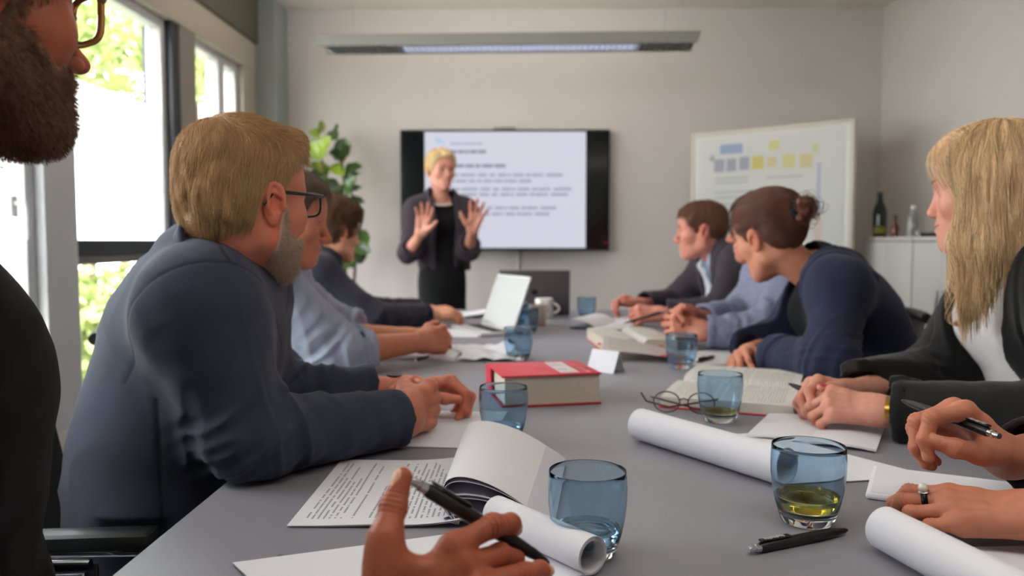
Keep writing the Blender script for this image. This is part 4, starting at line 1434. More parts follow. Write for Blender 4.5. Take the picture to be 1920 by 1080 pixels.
class Hand:
    def __init__(self, J, dorsal, s=1.0, elbow=None, arm=0.10, arm_r=(0.027, 0.034)):
        self.J, self.dorsal, self.s, self.elbow, self.arm, self.arm_r = J, A3(dorsal) / np.linalg.norm(A3(dorsal)), s, elbow, arm, arm_r
        pts = np.array([p for f in ('thumb', 'index', 'middle', 'ring', 'little') for p in J[f]] + [J['wrist']])
        if elbow is not None:
            e = A3(elbow) - J['wrist']
            self.aend = J['wrist'] + e / np.linalg.norm(e) * arm
            pts = np.concatenate([pts, self.aend[None]])
        self.lo, self.hi = pts.min(0) - 0.045 * s, pts.max(0) + 0.045 * s
        self.nails = []
        for f in ('thumb', 'index', 'middle', 'ring', 'little'):
            q = J[f]
            a = q[3] - q[2]
            a /= np.linalg.norm(a)
            mid = q[1] - (q[0] + q[3]) / 2 if f != 'thumb' else (J['thumb_up'] if 'thumb_up' in J else q[2] - (q[0] + q[3]) / 2)
            n = mid - a * (mid @ a)
            if np.linalg.norm(n) < 0.006 and f != 'thumb':
                n = self.dorsal - a * (self.dorsal @ a)
            n /= np.linalg.norm(n)
            self.nails.append((q[3], a, n, (0.0076 if f == 'thumb' else 0.0056 if f == 'little' else 0.0064) * s))

    def sdf(self, p):
        J, s, D = self.J, self.s, self.dorsal
        w = J['wrist']
        lat = J['index'][0] - J['little'][0]
        lat = lat / np.linalg.norm(lat)
        palm = None
        for f, k in (('index', 0.017), ('middle', 0.006), ('ring', -0.006), ('little', -0.016)):
            m = J[f][0]
            b = w + lat * k * s
            r1 = 0.0112 * s if f != 'little' else 0.0100 * s
            c = cap(p, b - D * 0.002 * s, m - D * 0.002 * s, 0.0140 * s, r1)
            palm = c if palm is None else smin(palm, c, 0.014 * s)
            palm = smin(palm, cap(p, b * .35 + m * .65 + D * 0.0085 * s, m + D * 0.0068 * s, 0.0025 * s, 0.0050 * s), 0.007 * s)
        th = J['thumb']
        palm = smin(palm, cap(p, th[0] - D * .002 * s, th[1], 0.0150 * s, 0.0118 * s), 0.018 * s)
        palm = smin(palm, cap(p, w - lat * .012 * s - D * .008 * s, J['little'][0] - D * .008 * s, 0.0125 * s, 0.0095 * s), 0.014 * s)
        palm = smin(palm, cap(p, th[0] * .45 + th[1] * .55, w * .3 + J['index'][0] * .7 - D * .004 * s, 0.0085 * s, 0.0085 * s), 0.018 * s)
        fing = None
        for f in ('thumb', 'index', 'middle', 'ring', 'little'):
            q = J[f]
            r = 0.0108 * s if f == 'thumb' else FINGERS[f][2] * s
            st = 1 if f == 'thumb' else 0
            rad = [r * 1.04, r * 1.0, r * 0.90, r * 0.74] if f != 'thumb' else [r * 1.2, r * 1.10, r * 1.0, r * 0.76]
            g = None
            for k in range(st, 3):
                c = cap(p, q[k], q[k + 1], rad[k], rad[k + 1])
                g = c if g is None else smin(g, c, 0.005 * s)
                if k > st:
                    g = smin(g, np.sqrt(((p - q[k]) ** 2).sum(1)) - rad[k] * 0.99, 0.003 * s)
            fing = g if fing is None else smin(fing, g, 0.0022 * s)
        d = smin(palm, fing, 0.011 * s)
        if self.elbow is not None:
            d = smin(d, fcap(p, w, self.aend, self.arm_r[0] * s, self.arm_r[1] * s, D, 1.28), 0.022 * s)
        for (tip, a, n, hw) in self.nails:
            e = p - (tip - a * hw * 0.25 + n * hw * 0.82)
            L, H = e @ a, e @ n
            W = e @ np.cross(a, n)
            k = np.sqrt((L / (hw * 1.05)) ** 2 + (W / (hw * 0.86)) ** 2 + (H / (hw * .9)) ** 2)
            d = d + 0.0007 * s * np.exp(-((k - 1.0) / 0.14) ** 2)
        if self.s > 0 and getattr(self, 'fine', False):
            d = d + 0.00035 * (vnoise(p, 260, 9) - 0.5)
            for f in ('index', 'middle', 'ring', 'little', 'thumb'):
                q = J[f]
                k = 2 if f == 'thumb' else 1
                a = q[k + 1] - q[k - 1]
                a /= np.linalg.norm(a)
                e = p - q[k]
                l = e @ a
                near = np.exp(-((e * e).sum(1)) / (0.013 ** 2))
                d = d + 0.0007 * near * np.cos(l * 1500)
        return d

    def mesh(self, h):
        return grid_mesh(lambda p: carve(p, self.sdf(p), False), self.lo, self.hi, h)

    def tones(self, v, skin):
        base = lin3(skin)
        c = np.tile(base, (len(v), 1))
        red = base * np.array([0.98, 0.72, 0.64])
        for f in ('thumb', 'index', 'middle', 'ring', 'little'):
            for k, wgt in ((0, 0.35), (1, 0.45), (2, 0.4), (3, 0.5)):
                if f == 'thumb' and k == 0:
                    continue
                r = 0.014 * self.s
                w = wgt * np.exp(-((v - self.J[f][k]) ** 2).sum(1) / (r * r))
                c = c + (red - c) * w[:, None]
        c = c * (0.93 + 0.14 * vnoise(v, 120, 4)[:, None])
        nail = base * np.array([1.12, 1.12, 1.10]) + 0.02
        for (tip, a, n, hw) in self.nails:
            e = v - (tip - a * hw * 0.25 + n * hw * 0.82)
            L, H, W = e @ a, e @ n, e @ np.cross(a, n)
            k = np.sqrt((L / (hw * 1.05)) ** 2 + (W / (hw * 0.86)) ** 2 + (H / (hw * .9)) ** 2)
            w = smooth01((1.02 - k) / 0.12) * smooth01((H + hw * .4) / (hw * .2))
            c = c + ((nail if not hasattr(self, 'nail_rgb') else lin3(self.nail_rgb)) - c) * w[:, None]
        return np.clip(c, 0, 1)

def pose_hand(side, wrist, xdir, dorsal, curls, thumb=((38, -14), (24, -14), (14, -10)), spread=(7, 1, -5, -12), s=1.0, elbow=None, arm=0.10, arm_r=(0.027, 0.034)):
    """curls: four (mcp, pip, dip) in degrees, index to little; thumb: (yaw towards the thumb side, pitch) of its three bones"""
    R = frame(xdir, dorsal)
    my = 1 if side == 'R' else -1
    def W(q):
        q = A3(q).copy()
        q[1] *= my
        return A3(wrist) + (R @ q) * s
    J = {'wrist': A3(wrist)}
    for i, f in enumerate(('index', 'middle', 'ring', 'little')):
        m, L, r = FINGERS[f]
        a = math.radians(spread[i])
        pts = [A3(m)]
        th = 0
        for k in range(3):
            th += math.radians(curls[i][k])
            pts.append(pts[-1] + L[k] * A3((math.cos(th) * math.cos(a), math.cos(th) * math.sin(a), -math.sin(th))))
        J[f] = [W(x) for x in pts]
    pts = [A3((0.020, 0.022, -0.008))]
    for (yw, pt), L in zip(thumb, (0.044, 0.032, 0.025)):
        y, q = math.radians(yw), math.radians(pt)
        pts.append(pts[-1] + L * A3((math.cos(q) * math.cos(y), math.cos(q) * math.sin(y), math.sin(q))))
    J['thumb'] = [W(x) for x in pts]
    up = A3((-0.25, 0.75, 0.65))
    up[1] *= my
    J['thumb_up'] = R @ up
    return Hand(J, R @ A3((0, 0, 1)), s, elbow, arm, arm_r)

# ---- torso and arms
class Body:
    def __init__(self, front, pelvis, waist, chest, neck, shL, shR, elL, elR, wrL, wrR, w=1.0, depth=1.0, bust=0.0):
        self.j = {k: A3(v) for k, v in dict(pelvis=pelvis, waist=waist, chest=chest, neck=neck, shL=shL, shR=shR, elL=elL, elR=elR, wrL=wrL, wrR=wrR).items()}
        a = math.radians(front)
        self.f = A3((math.cos(a), math.sin(a), 0))
        self.lat = A3((-math.sin(a), math.cos(a), 0))
        self.w_, self.dep, self.bust = w, depth, bust

    def torso(self, p, g=0.0):
        j, f, lat = self.j, self.f, self.lat
        w = self.w_
        fl = 1.42 / self.dep
        d = fcap(p, j['pelvis'], j['waist'], 0.165 * w + g, 0.155 * w + g, f, fl)
        d = smin(d, fcap(p, j['waist'], j['chest'], 0.155 * w + g, 0.165 * w + g, f, fl), 0.05)
        up = j['neck'] * .45 + (j['shL'] + j['shR']) * .275
        d = smin(d, fcap(p, j['chest'], up, 0.150 * w + g, 0.075 * w + g, f, fl), 0.06)
        for s in ('shL', 'shR'):
            d = smin(d, cap(p, j['neck'], j[s], 0.050 + g, 0.054 * w + g), 0.05)
            d = smin(d, cap(p, j['chest'] * .6 + j[s] * .4, j[s], 0.085 * w + g, 0.055 * w + g), 0.05)
        if self.bust:
            for sg in (1, -1):
                d = smin(d, ell(p, j['chest'] + f * 0.075 + lat * sg * 0.062, (self.bust + g,) * 3), 0.05)
        return d

    def arm(self, p, s, g=0.0, r=(0.054, 0.044, 0.031), t0=0.0, t1=1.0, fold=0.0, seed=0, k=0.03, lower=None):
        """s 'L' or 'R'; the forearm is drawn up to fraction t1"""
        j = self.j
        sh, el, wr = j['sh' + s], j['el' + s], j['wr' + s]
        e = el + (wr - el) * t1
        re = r[1] + (r[2] - r[1]) * t1
        up = cap(p, sh, el, r[0] + g, r[1] + g)
        lo = cap(p, el, e, r[1] + g, re + g)
        if lower is not None:
            lo = lower(lo)
        d = smin(up, lo, k)
        if fold:
            for a, b, sc in ((sh, el, 1.0), (wr, el, 1.0)):
                ax = b - a
                L = np.linalg.norm(ax)
                ax = ax / L
                q = p - a
                l = q @ ax
                rad = q - l[:, None] * ax
                c = np.concatenate([(l * 42)[:, None] + rad @ A3((9, 13, -11))[:, None], rad * 14], axis=1)[:, :3]
                n = vnoise(c, 1.0, seed)
                n2 = 1 - np.abs(2 * n - 1)
                near = np.exp(-((p - el) ** 2).sum(1) / (0.13 ** 2))
                d = d - fold * (n2 - 0.5) * (0.25 + 0.75 * near)
        return d

    def end_cut(self, p, s, t1):
        """distance past the end of the sleeve (positive beyond)"""
        j = self.j
        el, wr = j['el' + s], j['wr' + s]
        a = (wr - el) / np.linalg.norm(wr - el)
        return (p - (el + (wr - el) * t1)) @ a

def box_of(pts, pad):
    pts = np.array([A3(q) for q in pts])
    return pts.min(0) - pad, pts.max(0) + pad

def collect_skin(name, label, hd, bd, hands, skin, h_head, h_hand, m, neck_r=(0.056, 0.060), lip=(168, 92, 84), extra=None, core=True, group=None, head_lo=None):
    """one mesh: head with neck, hands with forearms, and the covered trunk that joins them"""
    nk0 = hd.w((-0.018, 0, -0.040))
    nk1 = bd.j['neck'] - A3((0, 0, 0.03))
    def fh(p):
        d = hd.s * head_sdf(hd.loc(p), hd.prm)
        d = smin(d, cap(p, nk0, nk1, neck_r[0], neck_r[1]), 0.022)
        return d
    lo, hi = box_of([hd.w(c) for c in ((-.13, -.1, -.12), (.14, .1, .15), (-.13, .1, -.12), (.14, -.1, .15), (.14, .1, -.12), (-.13, -.1, .15))] + [nk1], 0.0)
    lo = np.minimum(lo, nk1 - 0.07)
    hi = np.maximum(hi, nk1 + 0.07)
    parts, cols = [], []
    v, q = grid_mesh(fh, lo, hi, h_head)
    parts.append((v, q))
    cols.append(skin_tones(hd, v, skin, lip, extra))
    for hn in hands:
        v, q = hn.mesh(h_hand)
        parts.append((v, q))
        cols.append(hn.tones(v, skin))
    if core:
        def fc(p):
            d = bd.torso(p, -0.022)
            for s in 'LR':
                d = smin(d, bd.arm(p, s, -0.010, (0.040, 0.034, 0.027), t1=0.97), 0.03)
            return carve(p, d)
        lo, hi = box_of(list(bd.j.values()), 0.2)
        v, q = grid_mesh(fc, lo, hi, 0.014)
        parts.append((v, q))
        cols.append(np.tile(lin3(skin), (len(v), 1)))
    o = np_mesh(name, parts, m, colors=np.concatenate(cols))
    tag(o, label, 'person', group)
    return o

def grad(f, p, e=0.0015):
    g = np.stack([f(p + np.eye(3)[k] * e) - f(p - np.eye(3)[k] * e) for k in range(3)], 1)
    return g / np.maximum(np.linalg.norm(g, axis=1), 1e-9)[:, None]

def grow(f, roots, dirfn, length, k, lift=0.002, hug=True, root_out=-0.001, jitter=0.15, seed=1, stick=0.0):
    """hair in local coordinates: walks along dirfn over the surface f = 0"""
    g = np.random.default_rng(seed)
    p = roots.copy()
    n = len(p)
    L = length if isinstance(length, np.ndarray) else np.full(n, length)
    L = L * (0.7 + 0.5 * g.random(n))
    out = [p - grad(f, p) * (f(p) - root_out)[:, None]]
    p = out[0].copy()
    jit = g.normal(size=(n, 3)) * jitter
    lf = lift * (0.35 + 1.0 * g.random(n))
    for i in range(1, k):
        d = dirfn(p) + jit
        nr = grad(f, p)
        if hug:
            d = d - nr * (d * nr).sum(1)[:, None]
        elif stick:
            d = d / np.maximum(np.linalg.norm(d, axis=1), 1e-6)[:, None] + nr * stick
        d /= np.maximum(np.linalg.norm(d, axis=1), 1e-6)[:, None]
        p = p + d * (L / (k - 1))[:, None]
        tgt = lf * i / (k - 1)
        e = f(p) - tgt
        if not hug:
            e = np.minimum(e, 0)
        p = p - grad(f, p) * e[:, None]
        out.append(p.copy())
    return np.stack(out, 1)

def sample_surface(v, q, n, mask=None, seed=0):
    g = np.random.default_rng(seed)
    c = v[q].mean(1)
    if mask is not None:
        ok = np.flatnonzero(mask(c))
    else:
        ok = np.arange(len(q))
    a = np.linalg.norm(np.cross(v[q[ok, 1]] - v[q[ok, 0]], v[q[ok, 3]] - v[q[ok, 0]]), axis=1)
    i = ok[g.choice(len(ok), n, p=a / a.sum())]
    u, w = g.random((n, 1)), g.random((n, 1))
    A, B, C_, D_ = (v[q[i, k]] for k in range(4))
    return (A * (1 - u) + B * u) * (1 - w) + (D_ * (1 - u) + C_ * u) * w

def hair_mats(name, rgb, rough=0.5, vary=0.35):
    m = mat(name, rgb, rough, spec=0.35, vary=(55, 0.22, (1, 1, 0.35)))
    hm = bpy.data.materials.new(name + '_strand')
    hm.use_nodes = True
    nt = hm.node_tree
    b = nt.nodes['Principled BSDF']
    hi_ = nt.nodes.new('ShaderNodeHairInfo')
    r = nt.nodes.new('ShaderNodeValToRGB')
    a = np.array(lin(rgb)[:3])
    r.color_ramp.elements[0].color = (*(a * (1 - vary)), 1)
    r.color_ramp.elements[1].color = (*np.minimum(a * (1 + vary), 1), 1)
    nt.links.new(hi_.outputs['Random'], r.inputs[0])
    nt.links.new(r.outputs[0], b.inputs['Base Color'])
    b.inputs['Roughness'].default_value = rough
    b.inputs['Specular IOR Level'].default_value = 0.4
    return m, hm

MALE_HAIR = [(.088, .084), (.066, .066), (.056, .036), (.034, .020), (.030, -.004), (.013, -.004), (.012, .030), (-.012, .043), (-.030, .026),
             (-.031, -.020), (-.045, -.055), (-.075, -.066), (-.16, -.05), (-.17, .20), (.12, .22), (.125, .10)]

def short_hair(person, hd, rgb, poly=MALE_HAIR, top=0.018, side=0.005, fringe=None, dirfn=None, h=0.003, n=5000, length=0.022, radius=0.00035, lift=0.003, bump_=0.003, name='hair', seed=1, wob=(60, 60, 25), extra=None, mats=None, jitter=0.15):
    def base(p):
        return cranium(p) if hd.prm.get('fat', 0) == 0 else smin(cranium(p), ell(p, (-0.03, 0, -0.01), (.06, .066, .06)), .03)
    def cap_(p):
        t = side + (top - side) * smooth01((p[:, 2] - 0.045) / 0.07)
        b = base(p)
        if fringe:
            for c, r in fringe:
                b = smin(b, ell(p, c, r), 0.02)
        d = b - t - bump_ * (vnoise(p, wob, seed) - 0.5) * 2
        if extra:
            d = extra(p, d)
        return d
    def f(p):
        d = cap_(p)
        reg = poly2(p[:, 0], p[:, 2], poly)
        return smax(smax(d, reg, 0.008), -(base(p) + 0.004), 0.002)
    lo, hi = A3((-.15, -.12, -.10)), A3((.15, .12, .19))
    v, q = grid_mesh(f, lo, hi, h)
    m, hm = mats or hair_mats('%s_%d' % (name, len(MATS)), rgb)
    o = np_mesh(name, [(hd.w(v), q)], m, person)
    if n:
        msk = lambda c: (poly2(c[:, 0], c[:, 2], poly) < 0.004) & (base(c) > 0.001)
        roots = sample_surface(v, q, n, msk, seed)
        df = dirfn or (lambda p: np.tile(A3((0.3, 0, -1)), (len(p), 1)))
        s = grow(cap_, roots, df, length(roots) if callable(length) else length, 7, lift, True, jitter=jitter, seed=seed)
        strands('strands', hd.w(s.reshape(-1, 3)).reshape(s.shape), radius, hm, o)
    return o, (m, hm)

def beard(person, hd, poly, rgb, thick=0.006, n=4000, length=0.014, radius=0.0003, h=0.003, lift=0.003, seed=3, lips=True, noise=0.0025, stick=0.0, chin=0.0):
    base = lambda p: head_base(p, hd.prm)
    def cap_(p):
        return base(p) - thick - chin * smooth01((-p[:, 2] - .06) / .04) - noise * (vnoise(p, 120, seed) - 0.5) * 2
    def f(p):
        q = mir(p)
        reg = poly2(p[:, 0], p[:, 2], poly)
        d = smax(cap_(p), reg, 0.008)
        if lips:
            d = smax(d, -ell(p, (0.100, 0, -0.0565), (0.022, 0.021, 0.0085)), 0.004)
        return smax(d, -(base(p) + 0.003), 0.002)
    v, q = grid_mesh(f, (-.06, -.1, -.15), (.14, .1, .03), h)
    m, hm = hair_mats('beard_%d' % len(MATS), rgb, 0.6)
    o = np_mesh('beard', [(hd.w(v), q)], m, person)
    if n:
        roots = sample_surface(v, q, n, lambda c: base(c) > 0.001, seed)
        s = grow(cap_, roots, lambda p: np.stack([0.35 + 0 * p[:, 0], 0.2 * np.sign(p[:, 1]), -1 + 0 * p[:, 0]], 1), length, 5, lift, not stick, jitter=0.35, seed=seed, stick=stick)
        strands('strands', hd.w(s.reshape(-1, 3)).reshape(s.shape), radius, hm, o)
    return o

BEARD_POLY = [(.010, -.004), (.024, -.004), (.030, -.030), (.052, -.046), (.078, -.040), (.098, -.037), (.125, -.042), (.125, -.125), (.02, -.125), (-.020, -.062), (-.004, -.030)]

eye_white_m = mat('eye_white', (222, 216, 210), 0.2)
eye_iris_m = mat('eye_iris', (58, 74, 84), 0.15)
eye_pupil_m = mat('eye_pupil', (8, 8, 8), 0.1)
def eyes(person, hd, look=(1, 0, 0)):
    for s in (1, -1):
        c = Vector(hd.w((0.0772, s * 0.0315, 0.0150)))
        ax = Vector(hd.R @ (A3(look)))
        r = 0.0122 * hd.s
        prof, mi = [], []
        m = MB()
        rings = 14
        P_ = [(r * math.sin(PI * k / rings), -r * math.cos(PI * k / rings)) for k in range(rings + 1)]
        m.lathe(P_[:-3], c, 20, 0, ax)
        m.lathe(P_[-4:-1], c, 20, 1, ax)
        m.lathe(P_[-2:], c, 20, 2, ax)
        m.build('eye', [eye_white_m, eye_iris_m, eye_pupil_m], person, smooth=80)

def brows(person, hd, m, thick=0.0022):
    for s in (1, -1):
        pts = [hd.w((x, s * y, z)) for x, y, z in ((0.1005, 0.012, 0.0335), (0.0985, 0.024, 0.0385), (0.0915, 0.037, 0.0385), (0.0815, 0.047, 0.034))]
        MB().tube(pts, [thick, thick * 1.15, thick, thick * .4], n=8, squash=1.6).build('eyebrow', m, person, smooth=80)

def glasses(person, hd, rim_m, w=0.027, hgt=0.019, y=0.0335, x=0.112, z=0.013, r=0.0016, square=0.55, temple=0.0024, full=True):
    """spectacles as one part with rims, lenses, bridge and temples below it"""
    def rim(s):
        pts = []
        for k in range(29):
            a = 2 * PI * k / 28
            ca, sa = math.cos(a), math.sin(a)
            u = math.copysign(abs(ca) ** square, ca) * w
            v = math.copysign(abs(sa) ** square, sa) * hgt
            yy = y + u
            pts.append(hd.w((x - 0.10 * max(0, yy - .02) ** 1 * 1.2 - 0.001, s * yy, z + v)))
        return pts
    g = None
    for s in (1, -1):
        o = MB().tube(rim(s), r, n=8, cap=False).build('spectacles' if g is None else 'rim', rim_m, person if g is None else g, smooth=80)
        if g is None:
            g = o
        MB().add(rim(s)[:-1], [tuple(range(28))]).build('lens', glass_m, g)
        xe = x - 0.10 * (y + w - .02) * 1.2
        pts = [hd.w(q) for q in ((xe, s * (y + w + .001), z + hgt * .62), (xe - .004, s * (y + w + .009), z + hgt * .62), (0.06, s * 0.0765, z + hgt * .55), (0.0, s * 0.0815, z + hgt * .42), (-0.016, s * 0.081, z + hgt * .2), (-0.030, s * 0.077, z - .014))]
        MB().tube(pts, [temple * .9, temple, temple, temple, temple * .9, temple * .8], n=8, squash=0.6).build('temple', rim_m, g, smooth=80)
    MB().tube([hd.w(q) for q in ((x, y - w, z + .006), (x + .003, 0, z + .009), (x, -(y - w), z + .006))], r, n=8).build('bridge', rim_m, g, smooth=80)
    return g

def cloth_mat(name, rgb, sheen=0.08, rough=0.85, scale=900, strength=0.35, vary=(14, 0.06)):
    return mat(name, rgb, rough, spec=0.2, sheen=sheen, bump=(scale, strength, 0.0006), vary=vary)

def folds(p, seed, amp, scale=(9, 9, 22)):
    n = vnoise(p + 0.03 * np.stack([vnoise(p, 12, seed + k) for k in range(3)], 1), scale, seed)
    return amp * (1 - np.abs(2 * n - 1) - 0.5)

def trousers(person, bd, m, knee=0.43, spread=0.10, shoe_m=None, foot=0.04, sk=None):
    j, f, lat = bd.j, bd.f, bd.lat
    hip = j['pelvis'] - A3((0, 0, 0.02))
    sides = []
    for s in (1, -1):
        a = hip + lat * 0.085 * s
        k = a + f * knee + lat * (spread - 0.085) * s
        k[2] = 0.515
        n = k + f * foot
        n[2] = 0.10
        sides.append((a, k, n))
    def fn(p):
        d = fcap(p, hip - f * .02, hip + A3((0, 0, .10)), 0.162 * bd.w_, 0.155 * bd.w_, f, 1.35)
        for a, k, n in sides:
            d = smin(d, smin(cap(p, a, k, 0.083, 0.064), cap(p, k, n, 0.062, 0.050), 0.03), 0.04)
        d = d - folds(p, 5, 0.006)
        return carve(p, smax(d, 0.075 - p[:, 2], 0.004))
    lo, hi = box_of([hip] + [q for s in sides for q in s], 0.2)
    v, q = grid_mesh(fn, lo, hi, 0.012)
    np_mesh('trousers', [(v, q)], m, person)
    sm_ = shoe_m or MATS.get('shoe_black') or mat('shoe_black', (24, 23, 24), 0.35)
    for a, k, n in sides:
        def fs(p, n=n):
            b = A3((n[0], n[1], 0.0))
            R = np.stack([f, lat, A3((0, 0, 1))], 1)
            d = ell(p, b + f * .085 + A3((0, 0, .035)), (0.125, 0.043, 0.04), R)
            d = smin(d, cap(p, b + A3((0, 0, .05)), b + A3((0, 0, .10)), .042, .042), .03)
            return smax(d, 0.002 - p[:, 2], 0.004)
        lo, hi = box_of([A3((n[0], n[1], 0)), A3((n[0], n[1], 0)) + f * .2], 0.12)
        v, q = grid_mesh(fs, lo, hi, 0.008)
        np_mesh('shoe', [(v, q)], sm_, person)

def rbox(p, c, h):
    q = np.abs(p - A3(c)) - A3(h)
    return np.sqrt((np.maximum(q, 0) ** 2).sum(1)) + np.minimum(q.max(1), 0)

SEAT = None
def carve(p, d, seat=True):
    """cloth and skin give way where they lie on the table top or against the chair"""
    d = smax(d, 0.0035 - rbox(p, ((TX0 + TX1) / 2, (TY0 + TY1) / 2, TZ - 0.014), ((TX1 - TX0) / 2, (TY1 - TY0) / 2, 0.014)), 0.003)
    if SEAT is not None and seat:
        (cx_, cy_, _), rz = SEAT
        c, s = math.cos(rz), math.sin(rz)
        q = p - A3((cx_, cy_, 0))
        q = np.stack([q[:, 0] * c + q[:, 1] * s, -q[:, 0] * s + q[:, 1] * c, q[:, 2]], 1)
        b = rbox(q, (0, 0, .44), (.232, .232, .037))
        b = np.minimum(b, rbox(q, (-.245, 0, .69), (.062, .235, .19)))
        m = mir(q)
        b = np.minimum(b, rbox(m, (-.02, .245, .655), (.135, .028, .022)))
        b = np.minimum(b, rbox(m, (-.02, .245, .643), (.26, .016, .016)))
        b = np.minimum(b, rbox(m, (.205, .25, .33), (.02, .016, .34)))
        d = smax(d, 0.003 - b, 0.004)
    return d

def garment(name, person, bd, m, g=0.012, ends=(0.94, 0.94), r=(0.060, 0.050, 0.036), fold=0.006, body_fold=0.004, h=0.006, neck_cut=None, hem=None, seed=0, extra=None, arms='LR', zlo=None, pad=0.14, cuff=0.006, fscale=(9, 9, 22), arm_k=0.055, tones=None):
    """sleeves and trunk in one cloth; extra(p, d) shapes it further"""
    j = bd.j
    def fn(p):
        d = bd.torso(p, g)
        if body_fold:
            d = d - folds(p, seed + 2, body_fold, fscale)
        for i, s in enumerate(arms):
            t1 = ends[0] if s == 'L' else ends[1]
            c = bd.end_cut(p, s, t1)
            # the sleeve ends in a short open cuff
            rr = r[1] + (r[2] - r[1]) * t1 + g * .5 - 0.005
            hole = cap(p, j['el' + s] + (j['wr' + s] - j['el' + s]) * (t1 - 0.06), j['el' + s] + (j['wr' + s] - j['el' + s]) * (t1 + 0.4), rr, rr)
            def low(lo_, c=c, hole=hole):
                lo_ = lo_ - cuff * smooth01((c + 0.022) / 0.008) * 0.5
                return smax(smax(lo_, c, 0.004), -hole, 0.003)
            a = bd.arm(p, s, g * 0.5, r, t1=min(t1 + 0.08, 1.2), fold=fold, seed=seed + i, lower=low)
            d = smin(d, a, arm_k)
        if neck_cut is not None:
            for nc in neck_cut:
                d = smax(d, -nc(p), 0.006)
        if hem is not None:
            d = smax(d, hem - p[:, 2], 0.008)
        if extra is not None:
            d = extra(p, d)
        return carve(p, d)
    lo, hi = box_of([j[k] for k in j if not (k[:2] in ('el', 'wr') and k[2] not in arms)], pad)
    if hem is not None:
        lo[2] = max(lo[2], hem - 0.03)
    if zlo is not None:
        lo[2] = zlo
    v, q = grid_mesh(fn, lo, hi, h)
    if tones is not None:
        return np_mesh(name, [(v, q)], m, person, colors=tones(v))
    return np_mesh(name, [(v, q)], m, person)

def ring_collar(name, person, bd, hd, m, r=0.062, hgt=0.05, t=0.006, tilt=0.25, h=0.004, open_front=0.0, back_up=0.02, dz=-0.01, flare=0.0, mat2=None):
    """standing collar round the neck"""
    n0 = bd.j['neck'] + A3((0, 0, dz))
    up = hd.w((-0.025, 0, -0.06)) - n0
    up /= np.linalg.norm(up)
    f = bd.f - up * (bd.f @ up)
    f /= np.linalg.norm(f)
    def fn(p):
        q = p - n0
        l = q @ up
        rad = q - l[:, None] * up
        rr = np.sqrt((rad * rad).sum(1))
        fr = rad @ f / np.maximum(rr, 1e-6)
        d = np.abs(rr - (r + flare * l - 0.004 * fr)) - t
        top = hgt - tilt * 0.06 * (fr + 0.3)
        d = smax(d, l - top, 0.005)
        d = smax(d, -l - 0.03, 0.004)
        if open_front:
            sd = np.abs(rad @ np.cross(up, f))
            d = smax(d, np.where(fr > 0, (open_front * (0.2 + np.maximum(l + .02, 0) * 14)) - sd, -1), 0.004)
        return d
    lo, hi = n0 - 0.12, n0 + 0.13
    v, q = grid_mesh(fn, lo, hi, h)
    return np_mesh(name, [(v, q)], m, person)
# ------------------------------------------------------------------ the people in the room
skin_m = mat('skin', (205, 150, 125), 0.48, spec=0.4, attr='tone', sss=0.12, bump=(420, 0.12, 0.0004))
black_frame_m = mat('spectacle_black', (16, 17, 20), 0.3)
rad = math.radians

def opening(bd, p, d, hb, a, b, lap=0.006, lapw=0.055, k=0.004, top=1.0, wmax=0.09, off=0.0):
    """open front of a jacket: a V that starts at height hb above the chest point, with a raised lapel along its edge"""
    q = p - bd.j['chest']
    u, w, h = q @ bd.f, np.abs(q @ bd.lat - off), q[:, 2]
    wv = np.clip(a + b * (h - hb), 0.004 if a <= 0 else a, wmax)
    e = w - wv
    band = smooth01((lapw - e) / 0.006) * smooth01((e + 0.004) / 0.004) * (u > 0) * smooth01((h - hb) / 0.02)
    d = d - lap * band
    return smax(d, np.where(u > -0.02, -e, -1.0), k)

def lobe(c, r, R=None):
    return lambda p: ell(p, c, r, R)

# ================================================================== blond man, left side, in focus
SK = (206, 126, 102)
SEAT = ((-0.665, 1.36, 0), rad(6))
hd = Head((-0.442, 1.27, 1.140), 60, 3, -2, 1.0, jaw=1.04, fat=0.004)
bd = Body(37, (-0.62, 1.30, 0.54), (-0.61, 1.31, 0.73), (-0.55, 1.335, 0.93), (-0.508, 1.285, 1.045), (-0.53, 1.49, 0.995), (-0.478, 1.17, 0.985),
          (-0.49, 1.47, 0.803), (-0.395, 1.15, 0.803), (-0.238, 1.585, 0.788), (-0.202, 1.345, 0.788), w=1.0, depth=1.08)
hR = pose_hand('R', (-0.200, 1.350, 0.788), (0.34, 0.92, 0.10), (0.90, -0.36, 0.10), ((58, 70, 35), (64, 78, 35), (68, 80, 35), (70, 80, 35)), thumb=((14, -28), (-4, -26), (-10, -16)), s=1.09, elbow=bd.j['elR'])
hL = pose_hand('L', (-0.232, 1.585, 0.795), (0.93, -0.10, 0.10), (-0.05, 0.25, 1), ((38, 62, 30), (42, 66, 30), (46, 66, 30), (48, 66, 30)), thumb=((30, -22), (8, -12), (0, -6)), s=1.02, elbow=bd.j['elL'])
man = collect_skin('person', 'blond man in a navy half-zip sweater and black glasses leaning on the table', hd, bd, [hR, hL], SK, 0.0024, 0.0019, skin_m, neck_r=(0.060, 0.064))
eyes(man, hd)
blond_mats = hair_mats('hair_blond_short', (178, 142, 98), 0.5, 0.3)
BL_POLY = [(.100, .094), (.086, .080), (.058, .070), (.036, .052), (.025, .030), (.024, .006), (.013, .004), (.012, .034), (-.012, .046), (-.031, .028),
           (-.034, -.010), (-.046, -.045), (-.075, -.056), (-.16, -.045), (-.17, .22), (.13, .22), (.135, .10)]
def bl_dir(p):
    top = smooth01((p[:, 2] - 0.07) / 0.05)
    back = smooth01((-p[:, 0] - 0.02) / 0.06)
    x = 0.9 * top * (1 - back) - 0.15
    return np.stack([x, -0.45 * top + 0 * x, -0.9 + 0.75 * top * (1 - back)], 1)
